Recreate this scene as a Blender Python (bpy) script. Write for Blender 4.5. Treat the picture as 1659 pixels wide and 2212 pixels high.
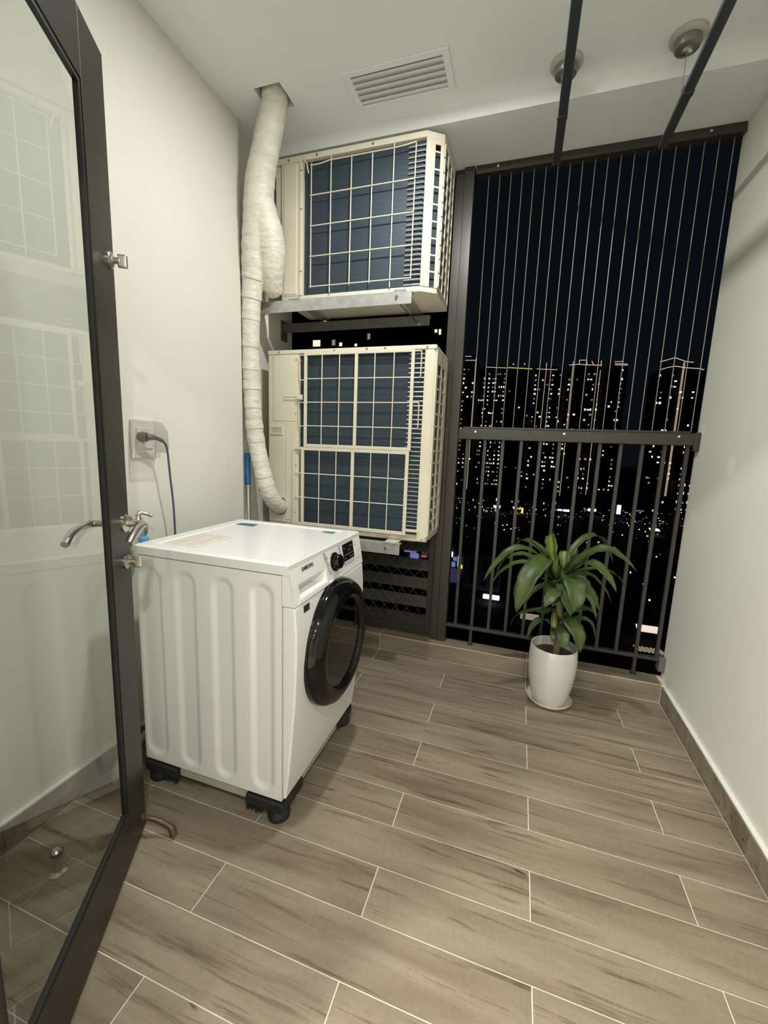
import bpy, math, random
from mathutils import Vector, Matrix

# ------------------------------------------------------------------ clear
for o in list(bpy.data.objects):
    bpy.data.objects.remove(o)
scene = bpy.context.scene
COL = scene.collection

# ------------------------------------------------------------------ camera
CAM_H = 1.2942
cam_data = bpy.data.cameras.new('camera')
cam_data.sensor_fit = 'VERTICAL'
cam_data.sensor_height = 36.0
cam_data.lens = 893.18 * 36.0 / 2212.0
cam_data.clip_start = 0.02
cam_data.clip_end = 3000
cam = bpy.data.objects.new('camera', cam_data)
COL.objects.link(cam)
R = Matrix(((0.9497869732779741, -0.08327979428594642, 0.3016109766821417),
            (0.3106111351924369, 0.13463566009554045, -0.9409537511084718),
            (0.03775484188724235, 0.9873893431136113, 0.1537428275391759))).to_4x4()
cam.matrix_world = Matrix.Translation((0, 0, CAM_H)) @ R
scene.camera = cam

# ------------------------------------------------------------------ world (clear night sky over a city)
world = bpy.data.worlds.new('night_sky')
scene.world = world
world.use_nodes = True
bg = world.node_tree.nodes['Background']
bg.inputs['Color'].default_value = (0.30, 0.46, 0.68, 1)
bg.inputs['Strength'].default_value = 0.009

# ------------------------------------------------------------------ exposure
vs = scene.view_settings
vs.view_transform = 'Standard'
vs.look = 'None'
vs.exposure = 0.10
vs.gamma = 1.0
vs.use_curve_mapping = False

BALCONY_LAMP_W = 26.5
ROOM_LAMP_W = 23.5

# ------------------------------------------------------------------ materials
MATS = {}


def nt(name):
    m = bpy.data.materials.new(name)
    m.use_nodes = True
    t = m.node_tree
    b = t.nodes['Principled BSDF']
    MATS[name] = m
    return m, t, b


def N(t, kind, **kw):
    n = t.nodes.new(kind)
    for k, v in kw.items():
        if k in n.inputs.keys():
            n.inputs[k].default_value = v
        else:
            setattr(n, k, v)
    return n


def L(t, a, ao, b, bi):
    t.links.new(a.outputs[ao], b.inputs[bi])


def plain(name, col, rough=0.5, metal=0.0, coat=0.0, noise=0.0, nscale=20.0, bump=0.0, bscale=200.0, spec=0.5, stretch=None, bdist=0.002):
    m, t, b = nt(name)
    b.inputs['Base Color'].default_value = (*col, 1)
    b.inputs['Roughness'].default_value = rough
    b.inputs['Metallic'].default_value = metal
    b.inputs['Coat Weight'].default_value = coat
    b.inputs['Coat Roughness'].default_value = 0.05
    b.inputs['Specular IOR Level'].default_value = spec
    tc = N(t, 'ShaderNodeTexCoord')
    src = tc
    so = 'Object'
    if stretch:
        mp = N(t, 'ShaderNodeMapping')
        mp.inputs['Scale'].default_value = stretch
        L(t, tc, 'Object', mp, 'Vector')
        src, so = mp, 'Vector'
    if noise > 0:
        nz = N(t, 'ShaderNodeTexNoise', Scale=nscale, Detail=5.0, Roughness=0.6)
        L(t, src, so, nz, 'Vector')
        r = N(t, 'ShaderNodeValToRGB')
        r.color_ramp.elements[0].position = 0.3
        r.color_ramp.elements[1].position = 0.7
        r.color_ramp.elements[0].color = (*[c * (1 - noise) for c in col], 1)
        r.color_ramp.elements[1].color = (*[min(1, c * (1 + noise * 0.5)) for c in col], 1)
        L(t, nz, 'Fac', r, 'Fac')
        L(t, r, 'Color', b, 'Base Color')
    if bump > 0:
        nb = N(t, 'ShaderNodeTexNoise', Scale=bscale, Detail=4.0)
        L(t, src, so, nb, 'Vector')
        bp = N(t, 'ShaderNodeBump', Strength=bump, Distance=bdist)
        L(t, nb, 'Fac', bp, 'Height')
        L(t, bp, 'Normal', b, 'Normal')
    return m


def emis(name, col, s):
    m = bpy.data.materials.new(name)
    m.use_nodes = True
    t = m.node_tree
    t.nodes.clear()
    e = N(t, 'ShaderNodeEmission')
    e.inputs['Color'].default_value = (*col, 1)
    e.inputs['Strength'].default_value = s
    o = N(t, 'ShaderNodeOutputMaterial')
    L(t, e, 'Emission', o, 'Surface')
    m.cycles.emission_sampling = 'NONE'
    MATS[name] = m
    return m


def wood_tile(name, vertical=False):
    """taupe wood-look ceramic plank; the grain runs along local X"""
    m, t, b = nt(name)
    tc = N(t, 'ShaderNodeTexCoord')
    oi = N(t, 'ShaderNodeObjectInfo')
    mul = N(t, 'ShaderNodeMath', operation='MULTIPLY')
    mul.inputs[1].default_value = 57.0
    L(t, oi, 'Random', mul, 0)
    comb = N(t, 'ShaderNodeCombineXYZ')
    L(t, mul, 'Value', comb, 'X')
    L(t, mul, 'Value', comb, 'Y')
    add = N(t, 'ShaderNodeVectorMath', operation='ADD')
    L(t, tc, 'Object', add, 0)
    L(t, comb, 'Vector', add, 1)

    def noise(sc, scale, det=6.0, rough=0.6, dist=0.0):
        mp = N(t, 'ShaderNodeMapping')
        mp.inputs['Scale'].default_value = sc
        L(t, add, 'Vector', mp, 'Vector')
        n = N(t, 'ShaderNodeTexNoise', Scale=scale, Detail=det, Roughness=rough, Distortion=dist)
        L(t, mp, 'Vector', n, 'Vector')
        return n
    broad = noise((0.9, 7.0, 7.0), 1.6, 3.0, 0.55, 0.6)
    streak = noise((1.3, 26.0, 26.0), 1.9, 6.0, 0.65, 0.4)
    fine = noise((9.0, 120.0, 120.0), 3.0, 4.0, 0.7)
    cross = noise((60.0, 14.0, 14.0), 2.4, 3.0, 0.6)
    r1 = N(t, 'ShaderNodeValToRGB')
    e = r1.color_ramp.elements
    e[0].position, e[0].color = 0.28, (0.155, 0.122, 0.082, 1)
    e[1].position, e[1].color = 0.68, (0.272, 0.230, 0.164, 1)
    k = r1.color_ramp.elements.new(0.48)
    k.color = (0.220, 0.182, 0.129, 1)
    L(t, broad, 'Fac', r1, 'Fac')
    # dark streaks and knots
    r2 = N(t, 'ShaderNodeValToRGB')
    e = r2.color_ramp.elements
    e[0].position, e[0].color = 0.31, (0.36, 0.28, 0.21, 1)
    e[1].position, e[1].color = 0.45, (1, 1, 1, 1)
    L(t, streak, 'Fac', r2, 'Fac')
    m1 = N(t, 'ShaderNodeMix', data_type='RGBA', blend_type='MULTIPLY')
    m1.inputs['Factor'].default_value = 0.85
    L(t, r1, 'Color', m1, 6)
    L(t, r2, 'Color', m1, 7)
    r3 = N(t, 'ShaderNodeValToRGB')
    e = r3.color_ramp.elements
    e[0].position, e[0].color = 0.25, (0.80, 0.80, 0.80, 1)
    e[1].position, e[1].color = 0.75, (1.16, 1.16, 1.16, 1)
    L(t, fine, 'Fac', r3, 'Fac')
    m2 = N(t, 'ShaderNodeMix', data_type='RGBA', blend_type='MULTIPLY')
    m2.inputs['Factor'].default_value = 0.55
    L(t, m1, 2, m2, 6)
    L(t, r3, 'Color', m2, 7)
    r4 = N(t, 'ShaderNodeValToRGB')
    e = r4.color_ramp.elements
    e[0].position, e[0].color = 0.35, (0.86, 0.85, 0.84, 1)
    e[1].position, e[1].color = 0.65, (1.06, 1.06, 1.06, 1)
    L(t, cross, 'Fac', r4, 'Fac')
    m3 = N(t, 'ShaderNodeMix', data_type='RGBA', blend_type='MULTIPLY')
    m3.inputs['Factor'].default_value = 0.45
    L(t, m2, 2, m3, 6)
    L(t, r4, 'Color', m3, 7)
    # occasional dark knots
    knot = noise((2.4, 17.0, 17.0), 1.5, 2.0, 0.5, 1.2)
    r5 = N(t, 'ShaderNodeValToRGB')
    e = r5.color_ramp.elements
    e[0].position, e[0].color = 0.215, (0.16, 0.13, 0.11, 1)
    e[1].position, e[1].color = 0.29, (1, 1, 1, 1)
    L(t, knot, 'Fac', r5, 'Fac')
    m4 = N(t, 'ShaderNodeMix', data_type='RGBA', blend_type='MULTIPLY')
    m4.inputs['Factor'].default_value = 0.9
    L(t, m3, 2, m4, 6)
    L(t, r5, 'Color', m4, 7)
    L(t, m4, 2, b, 'Base Color')
    b.inputs['Roughness'].default_value = 0.50
    b.inputs['Specular IOR Level'].default_value = 0.35
    bp = N(t, 'ShaderNodeBump', Strength=0.25, Distance=0.0015)
    L(t, fine, 'Fac', bp, 'Height')
    L(t, bp, 'Normal', b, 'Normal')
    return m


def paint(name, col, patches=()):
    m, t, b = nt(name)
    tc = N(t, 'ShaderNodeTexCoord')
    n = N(t, 'ShaderNodeTexNoise', Scale=2.2, Detail=4.0, Roughness=0.6)
    L(t, tc, 'Object', n, 'Vector')
    r = N(t, 'ShaderNodeValToRGB')
    e = r.color_ramp.elements
    e[0].position, e[0].color = 0.3, (*[c * 0.95 for c in col], 1)
    e[1].position, e[1].color = 0.7, (*col, 1)
    L(t, n, 'Fac', r, 'Fac')
    last, lo = r, 'Color'
    for (p, rad) in patches:                    # dabs of touch-up putty, lighter than the paint
        d = N(t, 'ShaderNodeVectorMath', operation='DISTANCE')
        L(t, tc, 'Object', d, 0)
        d.inputs[1].default_value = p
        mr = N(t, 'ShaderNodeMapRange')
        mr.inputs[1].default_value = rad * 0.7
        mr.inputs[2].default_value = rad * 1.15
        mr.inputs[3].default_value = 0.6
        mr.inputs[4].default_value = 0.0
        L(t, d, 'Value', mr, 0)
        mx = N(t, 'ShaderNodeMix', data_type='RGBA')
        L(t, mr, 0, mx, 0)
        L(t, last, lo, mx, 6)
        mx.inputs[7].default_value = (0.84, 0.83, 0.76, 1)
        last, lo = mx, 2
    L(t, last, lo, b, 'Base Color')
    b.inputs['Roughness'].default_value = 0.62
    b.inputs['Specular IOR Level'].default_value = 0.3
    nb = N(t, 'ShaderNodeTexNoise', Scale=90.0, Detail=3.0)
    L(t, tc, 'Object', nb, 'Vector')
    bp = N(t, 'ShaderNodeBump', Strength=0.08, Distance=0.002)
    L(t, nb, 'Fac', bp, 'Height')
    L(t, bp, 'Normal', b, 'Normal')
    return m


def pane_glass(name, tint, rough=0.0, ior=1.5, boost=1.0):
    m = bpy.data.materials.new(name)
    m.use_nodes = True
    t = m.node_tree
    t.nodes.clear()
    o = N(t, 'ShaderNodeOutputMaterial')
    tr = N(t, 'ShaderNodeBsdfTransparent')
    tr.inputs['Color'].default_value = (*tint, 1)
    gl = N(t, 'ShaderNodeBsdfGlossy')
    gl.inputs['Roughness'].default_value = rough
    # Schlick reflectance of a thin pane (same from both sides)
    r0 = ((ior - 1) / (ior + 1)) ** 2
    lw = N(t, 'ShaderNodeLayerWeight', Blend=0.5)
    pw = N(t, 'ShaderNodeMath', operation='POWER')
    pw.inputs[1].default_value = 5.0
    L(t, lw, 'Facing', pw, 0)
    ma = N(t, 'ShaderNodeMath', operation='MULTIPLY_ADD')
    ma.inputs[1].default_value = 1 - r0
    ma.inputs[2].default_value = r0
    L(t, pw, 'Value', ma, 0)
    mu = N(t, 'ShaderNodeMath', operation='MULTIPLY')
    mu.use_clamp = True
    mu.inputs[1].default_value = boost
    L(t, ma, 'Value', mu, 0)
    mx = N(t, 'ShaderNodeMixShader')
    L(t, mu, 'Value', mx, 'Fac')
    L(t, tr, 'BSDF', mx, 1)
    L(t, gl, 'BSDF', mx, 2)
    L(t, mx, 'Shader', o, 'Surface')
    MATS[name] = m
    return m


wood_tile('wood_tile')
plain('grout', (0.66, 0.61, 0.50), 0.8, noise=0.15, nscale=30)
paint('wall_paint', (0.70, 0.70, 0.625))
paint('wall_paint_right', (0.72, 0.73, 0.65), patches=[((0.838, 2.10, 1.275), 0.045), ((0.838, 2.40, 1.02), 0.03), ((0.838, 2.44, 1.44), 0.03)])
paint('ceiling_paint', (0.82, 0.85, 0.87))
plain('plaster_white', (0.68, 0.68, 0.61), 0.7)
plain('machine_white', (0.78, 0.79, 0.775), 0.28, coat=0.3, noise=0.02, nscale=3)
plain('machine_grey', (0.50, 0.50, 0.49), 0.4)
plain('gloss_black', (0.004, 0.004, 0.004), 0.07, spec=0.32)
plain('display_black', (0.010, 0.008, 0.009), 0.12)
plain('print_grey', (0.22, 0.22, 0.22), 0.6)
plain('print_black', (0.02, 0.02, 0.022), 0.5)
plain('rubber_black', (0.012, 0.012, 0.012), 0.55, noise=0.2)
plain('bar_grey', (0.42, 0.40, 0.34), 0.45, noise=0.08)
plain('ivory', (0.70, 0.655, 0.535), 0.42, noise=0.05, nscale=6)
plain('ivory_dirty', (0.56, 0.52, 0.43), 0.6, noise=0.35, nscale=18)
plain('galvanised', (0.50, 0.51, 0.50), 0.45, metal=0.55, noise=0.22, nscale=22)
plain('bracket_dark', (0.13, 0.13, 0.12), 0.5, metal=0.2, noise=0.2)
plain('steel', (0.58, 0.55, 0.50), 0.28, metal=1.0, noise=0.15, nscale=30)
plain('chrome_tube', (0.80, 0.82, 0.84), 0.36, metal=1.0)
plain('bronze_frame', (0.042, 0.037, 0.031), 0.38, metal=0.15, noise=0.1, nscale=12)
plain('door_frame', (0.019, 0.0155, 0.012), 0.36, metal=0.0, spec=0.33, noise=0.12, nscale=8, stretch=(4, 4, 0.6))
plain('gasket', (0.008, 0.008, 0.010), 0.5)
plain('railing_dark', (0.045, 0.042, 0.036), 0.40, metal=0.2, noise=0.18, nscale=25)
plain('wire_steel', (0.30, 0.285, 0.255), 0.45, metal=0.5)
plain('rod_grey', (0.055, 0.062, 0.072), 0.4, metal=0.3)
plain('wrap_tape', (0.70, 0.675, 0.585), 0.50, noise=0.14, nscale=14, bump=1.0, bscale=26, stretch=(1, 1, 2.2), bdist=0.006)
plain('wrap_edge', (0.50, 0.47, 0.40), 0.6)
plain('pot_glaze', (0.66, 0.635, 0.585), 0.16, coat=0.5, noise=0.05, nscale=5)
plain('soil', (0.075, 0.045, 0.025), 0.9, noise=0.5, nscale=60, bump=0.8, bscale=120)
plain('stem_brown', (0.22, 0.17, 0.10), 0.7, noise=0.3, nscale=40)
plain('blue_plastic', (0.025, 0.16, 0.42), 0.4, noise=0.2, nscale=40)
plain('blue_light', (0.16, 0.42, 0.80), 0.4)
plain('cord_violet', (0.085, 0.080, 0.16), 0.4)
plain('plug_grey', (0.13, 0.125, 0.13), 0.45)
plain('socket_white', (0.78, 0.76, 0.70), 0.4)
plain('hook_brown', (0.075, 0.036, 0.020), 0.4, noise=0.3, nscale=40)
plain('hose_grey', (0.30, 0.31, 0.34), 0.5)
plain('sticker_blue', (0.06, 0.12, 0.21), 0.35)
plain('sticker_green', (0.08, 0.28, 0.12), 0.4)
plain('sticker_orange', (0.50, 0.25, 0.08), 0.4)
plain('sticker_beige', (0.72, 0.68, 0.60), 0.5, noise=0.05, nscale=60)
plain('sticker_text', (0.50, 0.43, 0.36), 0.5)
plain('lamp_trim', (0.8, 0.8, 0.78), 0.4)
plain('pulley_metal', (0.46, 0.45, 0.39), 0.5, metal=0.15)
plain('pulley_dark', (0.22, 0.215, 0.19), 0.35, metal=0.5)
plain('dark_void', (0.01, 0.01, 0.01), 0.9)
plain('tower_concrete', (0.020, 0.022, 0.026), 0.9)
plain('house_wall', (0.20, 0.24, 0.28), 0.9)
plain('night_ground', (0.020, 0.022, 0.020), 0.95, noise=0.5, nscale=0.05)
plain('night_tree', (0.012, 0.018, 0.010), 0.95)
plain('road_dark', (0.05, 0.05, 0.055), 0.9)
pane_glass('door_glass', (0.86, 0.895, 0.86), 0.0, 1.52, 1.5)
pane_glass('washer_glass', (0.22, 0.22, 0.21), 0.02, 1.5, 1.6)
pane_glass('clear_plastic', (0.93, 0.925, 0.92), 0.08, 1.45, 1.3)
emis('lamp_glow', (1.0, 0.97, 0.88), 30.0)
emis('window_warm', (1.0, 0.84, 0.64), 1.1)
emis('window_cool', (0.82, 0.90, 1.0), 1.1)
emis('window_dim', (1.0, 0.80, 0.56), 0.26)
emis('led_warm', (1.0, 0.74, 0.55), 1.0)
emis('led_faint', (1.0, 0.62, 0.48), 0.45)
emis('led_lime', (0.55, 0.62, 0.06), 0.75)
emis('street_glow', (1.0, 0.86, 0.66), 4.0)
emis('shop_white', (0.85, 0.90, 1.0), 1.8)
emis('shop_yellow', (1.0, 0.72, 0.05), 1.1)
emis('shop_blue', (0.36, 0.40, 1.0), 0.38)
emis('shop_red', (1.0, 0.12, 0.12), 0.5)
emis('sign_peach', (1.0, 0.80, 0.66), 0.85)
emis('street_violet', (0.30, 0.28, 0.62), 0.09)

# heat-exchanger fins: dark blue, fine vertical fins, faint horizontal rows
m, t, b = nt('coil_blue')
tc = N(t, 'ShaderNodeTexCoord')
wv = N(t, 'ShaderNodeTexWave', Scale=14.0, Distortion=0.4)
wv.bands_direction = 'Z'
L(t, tc, 'Object', wv, 'Vector')
nz = N(t, 'ShaderNodeTexNoise', Scale=6.0, Detail=5.0)
L(t, tc, 'Object', nz, 'Vector')
r = N(t, 'ShaderNodeValToRGB')
r.color_ramp.elements[0].color = (0.018, 0.032, 0.048, 1)
r.color_ramp.elements[1].color = (0.030, 0.052, 0.072, 1)
mm = N(t, 'ShaderNodeMath', operation='MULTIPLY_ADD')
mm.inputs[1].default_value = 0.35
L(t, wv, 'Fac', mm, 0)
L(t, nz, 'Fac', mm, 2)
L(t, mm, 'Value', r, 'Fac')
L(t, r, 'Color', b, 'Base Color')
fin = N(t, 'ShaderNodeTexWave', Scale=160.0)
fin.bands_direction = 'X'
L(t, tc, 'Object', fin, 'Vector')
bpn = N(t, 'ShaderNodeBump', Strength=0.3, Distance=0.001)
L(t, fin, 'Fac', bpn, 'Height')
L(t, bpn, 'Normal', b, 'Normal')
b.inputs['Roughness'].default_value = 0.5
b.inputs['Metallic'].default_value = 0.2

# leaf: green blade with a lime stripe along the midrib (UV u runs across the blade)
for nm, stripe, c0 in (('leaf', 0.10, (0.044, 0.074, 0.021)), ('leaf_striped', 0.75, (0.062, 0.092, 0.021))):
    m, t, b = nt(nm)
    uv = N(t, 'ShaderNodeUVMap')
    sp = N(t, 'ShaderNodeSeparateXYZ')
    L(t, uv, 'UV', sp, 'Vector')
    d = N(t, 'ShaderNodeMath', operation='SUBTRACT')
    d.inputs[1].default_value = 0.5
    L(t, sp, 'X', d, 0)
    a = N(t, 'ShaderNodeMath', operation='ABSOLUTE')
    L(t, d, 'Value', a, 0)
    mr = N(t, 'ShaderNodeMapRange')
    mr.inputs[1].default_value = 0.04
    mr.inputs[2].default_value = 0.20
    mr.inputs[3].default_value = stripe
    mr.inputs[4].default_value = 0.0
    L(t, a, 'Value', mr, 0)
    tc = N(t, 'ShaderNodeTexCoord')
    nz = N(t, 'ShaderNodeTexNoise', Scale=9.0, Detail=4.0)
    L(t, tc, 'Object', nz, 'Vector')
    r = N(t, 'ShaderNodeValToRGB')
    r.color_ramp.elements[0].position = 0.3
    r.color_ramp.elements[0].color = (*[c * 0.75 for c in c0], 1)
    r.color_ramp.elements[1].position = 0.7
    r.color_ramp.elements[1].color = (*[c * 1.35 for c in c0], 1)
    L(t, nz, 'Fac', r, 'Fac')
    mx = N(t, 'ShaderNodeMix', data_type='RGBA')
    L(t, mr, 0, mx, 0)
    L(t, r, 'Color', mx, 6)
    mx.inputs[7].default_value = (0.20, 0.25, 0.045, 1)
    L(t, mx, 2, b, 'Base Color')
    b.inputs['Roughness'].default_value = 0.42
    b.inputs['Specular IOR Level'].default_value = 0.35


# ------------------------------------------------------------------ mesh building
class MB:
    def __init__(self, o=(0, 0, 0)):
        self.v, self.f = [], []
        self.o = Vector(o)

    def add(self, vs, fs):
        n = len(self.v)
        self.v += [tuple(Vector(p) - self.o) for p in vs]
        self.f += [tuple(i + n for i in f) for f in fs]
        return self

    def box(self, a, b):
        x0, y0, z0 = [min(p, q) for p, q in zip(a, b)]
        x1, y1, z1 = [max(p, q) for p, q in zip(a, b)]
        vs = [(x0, y0, z0), (x1, y0, z0), (x1, y1, z0), (x0, y1, z0), (x0, y0, z1), (x1, y0, z1), (x1, y1, z1), (x0, y1, z1)]
        return self.add(vs, [(0, 3, 2, 1), (4, 5, 6, 7), (0, 1, 5, 4), (1, 2, 6, 5), (2, 3, 7, 6), (3, 0, 4, 7)])

    def prism(self, poly, axis, a, b):
        """polygon in the plane of the two other axes (cyclic order), extruded along axis from a to b"""
        i = 'xyz'.index(axis)
        j, k = (i + 1) % 3, (i + 2) % 3
        vs = []
        for h in (a, b):
            for p in poly:
                c = [0, 0, 0]
                c[i], c[j], c[k] = h, p[0], p[1]
                vs.append(c)
        n = len(poly)
        fs = [tuple(range(n))[::-1], tuple(range(n, 2 * n))]
        fs += [(q, (q + 1) % n, n + (q + 1) % n, n + q) for q in range(n)]
        return self.add(vs, fs)

    def tube(self, pts, r, n=12, caps=True):
        pts = [Vector(p) for p in pts]
        rs = r if isinstance(r, (list, tuple)) else [r] * len(pts)
        vs, fs = [], []
        up = None
        for i, p in enumerate(pts):
            tg = (pts[min(i + 1, len(pts) - 1)] - pts[max(i - 1, 0)]).normalized()
            if up is None:
                up = Vector((0, 0, 1)) if abs(tg.z) < 0.9 else Vector((1, 0, 0))
            s = tg.cross(up).normalized()
            up = s.cross(tg).normalized()
            for q in range(n):
                an = 2 * math.pi * q / n
                vs.append(p + (s * math.cos(an) + up * math.sin(an)) * rs[i])
        for i in range(len(pts) - 1):
            for q in range(n):
                a, b_ = i * n + q, i * n + (q + 1) % n
                fs.append((a, b_, b_ + n, a + n))
        if caps:
            fs.append(tuple(range(n))[::-1])
            fs.append(tuple(range((len(pts) - 1) * n, len(pts) * n)))
        return self.add(vs, fs)

    def lathe(self, prof, centre, axis='z', n=32, close=False):
        """prof: list of (radius, height along axis)"""
        c = Vector(centre)
        vs, fs = [], []
        ax = {'z': ((1, 0, 0), (0, 1, 0), (0, 0, 1)), 'x': ((0, 1, 0), (0, 0, 1), (1, 0, 0)), 'y': ((0, 0, 1), (1, 0, 0), (0, 1, 0))}[axis]
        e0, e1, e2 = [Vector(a) for a in ax]
        for (r_, h) in prof:
            for q in range(n):
                an = 2 * math.pi * q / n
                vs.append(c + e0 * (r_ * math.cos(an)) + e1 * (r_ * math.sin(an)) + e2 * h)
        m_ = len(prof)
        for i in range(m_ - 1 if not close else m_):
            i2 = (i + 1) % m_
            for q in range(n):
                q2 = (q + 1) % n
                fs.append((i * n + q, i * n + q2, i2 * n + q2, i2 * n + q))
        if not close:
            if prof[0][0] > 1e-6:
                fs.append(tuple(range(n))[::-1])
            if prof[-1][0] > 1e-6:
                fs.append(tuple(range((m_ - 1) * n, m_ * n)))
        return self.add(vs, fs)

    def sphere(self, c, r, n=12, sc=(1, 1, 1)):
        prof = [(max(1e-7, r * math.sin(math.pi * i / n)), -r * math.cos(math.pi * i / n)) for i in range(n + 1)]
        k = len(self.v)
        self.lathe(prof, c, 'z', n * 2, False)
        cc = Vector(c) - self.o
        for i in range(k, len(self.v)):
            p = Vector(self.v[i]) - cc
            self.v[i] = tuple(cc + Vector((p.x * sc[0], p.y * sc[1], p.z * sc[2])))
        return self

    def mesh(self, name):
        me = bpy.data.meshes.new(name)
        me.from_pydata(self.v, [], self.f)
        me.validate()
        return me

    def build(self, name, mat, parent=None, smooth=False, bevel=0.0, loc=None, seg=2):
        me = self.mesh(name)
        return put(name, me, mat, parent, smooth, bevel, loc, seg)


def fix_normals(me):
    import bmesh
    bm = bmesh.new()
    bm.from_mesh(me)
    bmesh.ops.recalc_face_normals(bm, faces=bm.faces)
    bm.to_mesh(me)
    bm.free()


def put(name, me, mat, parent=None, smooth=False, bevel=0.0, loc=None, seg=2, recalc=True):
    if mat and not me.materials:
        me.materials.append(MATS[mat])
    if recalc and me.users == 0:
        fix_normals(me)
    if smooth and me.polygons:
        me.polygons.foreach_set('use_smooth', [True] * len(me.polygons))
    o = bpy.data.objects.new(name, me)
    COL.objects.link(o)
    if parent:
        o.parent = parent
    if loc:
        o.location = loc
    if bevel > 0:
        bv = o.modifiers.new('bevel', 'BEVEL')
        bv.width = bevel
        bv.segments = seg
        bv.limit_method = 'ANGLE'
        bv.angle_limit = math.radians(40)
        me.polygons.foreach_set('use_smooth', [True] * len(me.polygons))
        wn = o.modifiers.new('wn', 'WEIGHTED_NORMAL')
        wn.keep_sharp = True
    elif smooth:
        es = o.modifiers.new('split', 'EDGE_SPLIT')
        es.split_angle = math.radians(42)
    return o


def tag(o, label, cat, group=None):
    o['label'] = label
    o['category'] = cat
    if group:
        o['group'] = group
    return o


def struct(o, label=None):
    o['kind'] = 'structure'
    if label:
        o['label'] = label
    return o


def thing(name, label, cat, loc=(0, 0, 0), rotz=0.0, group=None):
    o = bpy.data.objects.new(name, None)
    o.empty_display_size = 0.1
    COL.objects.link(o)
    o.location = loc
    o.rotation_euler = (0, 0, rotz)
    return tag(o, label, cat, group)


def empty_struct(name, label, loc=(0, 0, 0), rotz=0.0):
    o = bpy.data.objects.new(name, None)
    o.empty_display_size = 0.1
    COL.objects.link(o)
    o.location = loc
    o.rotation_euler = (0, 0, rotz)
    return struct(o, label)


def text_mesh(txt, size, bold=0.0):
    cu = bpy.data.curves.new('lettering', 'FONT')
    cu.body = txt
    cu.size = size
    cu.align_x = 'LEFT'
    cu.extrude = 0.0004
    cu.offset = bold
    o = bpy.data.objects.new('lettering', cu)
    COL.objects.link(o)
    dg = bpy.context.evaluated_depsgraph_get()
    me = bpy.data.meshes.new_from_object(o.evaluated_get(dg))
    bpy.data.objects.remove(o)
    return me


def catmull(pts, n):
    pts = [Vector(p) for p in pts]
    P = [pts[0] * 2 - pts[1]] + pts + [pts[-1] * 2 - pts[-2]]
    out = []
    for i in range(1, len(P) - 2):
        for k in range(n):
            u = k / n
            a, b_, c, d = P[i - 1], P[i], P[i + 1], P[i + 2]
            out.append(0.5 * ((2 * b_) + (c - a) * u + (2 * a - 5 * b_ + 4 * c - d) * u * u + (3 * b_ - a - 3 * c + d) * u ** 3))
    out.append(pts[-1])
    return out


def interp(xs, ys, x):
    for i in range(len(xs) - 1):
        if x <= xs[i + 1]:
            u = (x - xs[i]) / (xs[i + 1] - xs[i])
            return ys[i] + (ys[i + 1] - ys[i]) * u
    return ys[-1]


# ------------------------------------------------------------------ key dimensions (metres)
XL, XR = -1.44, 0.838          # wall planes
BL, BR = -1.42, 0.817          # skirting faces
XREC = -1.475                  # recessed part of the left wall beside the units
YREC = 1.93
YC = 2.403                     # face of the kerb
ZC = 0.104                     # kerb top
YRAIL = 2.48
ZCEIL = 2.845
YBEAM, ZBEAM = 2.13, 2.785
PW, PL, PA = 0.149, 0.90, 0.1357   # plank width, length, joint offset
Y_IN = 0.22                    # balcony side of the wall with the doorway

# ------------------------------------------------------------------ floor
floor = struct(MB().box((XREC, 0.03, -0.10), (XR + 0.02, 2.50, -0.0015)).build('floor', 'grout'),
               'taupe wood-look plank tiled balcony floor with pale grout')
G = 0.0017
tile_cache = {}


def tile_mesh(sx, sy, sz, key='tile'):
    k = (round(sx, 4), round(sy, 4), round(sz, 4), key)
    if k not in tile_cache:
        me = MB().box((-sx / 2, -sy / 2, -sz / 2), (sx / 2, sy / 2, sz / 2)).mesh('tile')
        me.materials.append(MATS['wood_tile'])
        fix_normals(me)
        tile_cache[k] = me
    return tile_cache[k]


def tile(parent, a, b):
    sx, sy, sz = [abs(q - p) for p, q in zip(a, b)]
    c = [(p + q) / 2 for p, q in zip(a, b)]
    o = bpy.data.objects.new('tile', tile_mesh(sx, sy, sz))
    COL.objects.link(o)
    o.parent = parent
    o.location = c
    return o


row = 1
y1 = YC
while y1 > 0.09:
    y0 = max(y1 - PW, 0.04)
    off = PA if row % 2 else PA - PL / 2
    cuts = sorted([off + k * PL for k in range(-3, 4) if BL + 0.02 < off + k * PL < BR - 0.02])
    xs = [BL] + cuts + [BR]
    for i in range(len(xs) - 1):
        tile(floor, (xs[i] + G, y0 + G, -0.008), (xs[i + 1] - G, y1 - G, 0.0))
    y1 -= PW
    row += 1

# kerb under the railing (trim_1) faced with the same planks
kerb = struct(MB().box((XREC, YC + 0.001, -0.1), (XR + 0.02, 2.511, ZC - 0.001)).build('trim_1', 'grout'), 'low tiled kerb under the railing')
for a, b_ in ((XREC, PA - PL), (PA - PL, PA), (PA, BR)):
    tile(kerb, (a + G, YC, G), (b_ - G, YC + 0.009, ZC - 0.0035))
    tile(kerb, (a + G, YC + 0.003, ZC - 0.008), (b_ - G, 2.512, ZC))

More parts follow.
